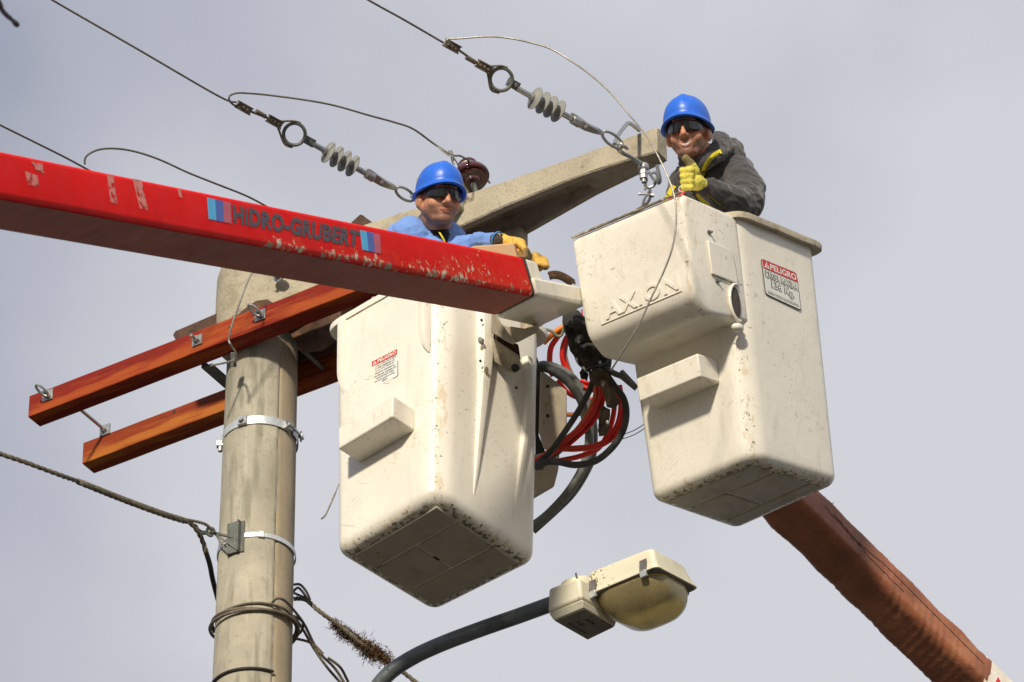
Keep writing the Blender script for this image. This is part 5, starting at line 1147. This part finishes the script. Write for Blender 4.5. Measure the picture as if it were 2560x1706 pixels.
mb.tube(smooth([P(1712,420,22.36),P(1740,424,22.33),P(1775,402,22.35),P(1812,378,22.44),P(1836,362,22.55)], 6), [.026]*25, 14); mb.cap(P(1795,352,22.52), .026, P(1838,372,22.60), .035); mb.cap(P(1825,375,22.52), .04, P(1840,392,22.52), .04); mb.cap(P(1706,395,22.38), .018, P(1712,432,22.36), .026); mb.cap(P(1775,385,22.45), .03, P(1820,395,22.5), .05)
hd_ = blob(mb, .005, 2, wrinkle(.006, 26)); obj('hood', hd_, HOODIE, m2, sharp=80)
tJ = bvh(jk, hd_)
def ribbon(name, pts, wd, mat, root, off=.006, fb=22.3):
    q = smooth([V((x, y, 0)) for x, y in pts], 8); a, b = [], []; last = fb
    for i, p in enumerate(q):
        t_ = (q[min(i+1, len(q)-1)]-q[max(i-1, 0)]).normalized(); s_ = V((-t_.y, t_.x, 0))*wd/2
        for lst, sg_ in ((a, 1), (b, -1)):
            h_ = hit(tJ, p.x+s_.x*sg_, p.y+s_.y*sg_, off)
            if h_ is None: h_ = P(p.x+s_.x*sg_, p.y+s_.y*sg_, last)
            last = dep(h_); lst.append(h_)
    mb = MB(); mb.loft([[x_, y_, y_+CF*.004, x_+CF*.004] for x_, y_ in zip(a, b)]); return obj(name, mb, mat, root, sharp=60)
ribbon('harness_strap', [(1803,378),(1785,388),(1768,408),(1757,432),(1752,450)], 11, STRAPY, m2)
ribbon('strap_edge', [(1800,382),(1784,392),(1771,409),(1762,432)], 1.6, BLK, m2, .009)
ribbon('harness_strap', [(1748,480),(1760,496),(1775,508),(1794,524)], 26, STRAPY, m2, .007)
ribbon('strap_edge', [(1751,486),(1757,500),(1772,515),(1788,526)], 1.6, BLK, m2, .010)
ribbon('strap_edge', [(1772,490),(1780,502),(1792,516)], 1.6, BLK, m2, .010)
ribbon('harness_strap', [(1684,464),(1676,480),(1668,496),(1660,512)], 13, STRAPY, m2, .008)
ribbon('harness_strap', [(1706,478),(1695,494),(1680,502),(1662,512)], 15, STRAPR, m2, .012)
mb = MB(); mb.torus(P(1704,473,22.22), (CF+CR*.4).normalized(), .0115, .0022, 24, 8); obj('ring', mb, SW, m2)
# thumbs up glove
gd = 21.98
mb = MB(); mb.ell(P(1730,446,gd+.01), CR*.036, CU*.040, CF*.026); mb.cap(P(1752,462,gd+.03), .028, P(1738,455,gd+.01), .034)
for i in range(4):
    y = 424+i*14; k0 = P(1726,y+1,gd-.026); k1 = P(1707+i*.8,y+3,gd-.006); k2_ = P(1712+i,y+4,gd+.026)
    mb.cap(k0, .0145, k1, .0142); mb.cap(k1, .0142, k2_, .0125)
mb.cap(P(1738,428,gd+.0), .019, P(1724,408,gd-.005), .0175); mb.cap(P(1724,408,gd-.005), .0175, P(1714,397,gd-.008), .0155)
gv = blob(mb, .0033, 2, wrinkle(.0028, 48)); 
tb = P(1716,400,gd); glove_attr(gv, lambda v: 1.6-(v-tb).length/.032); obj('glove', gv, GLOVE2, m2, sharp=80)
mb = MB(); mb.cap(P(1762,470,22.04), .034, P(1748,464,22.01), .031); obj('cuff', blob(mb, .004, 2, wrinkle(.003, 50)), CUFF, m2, sharp=80)
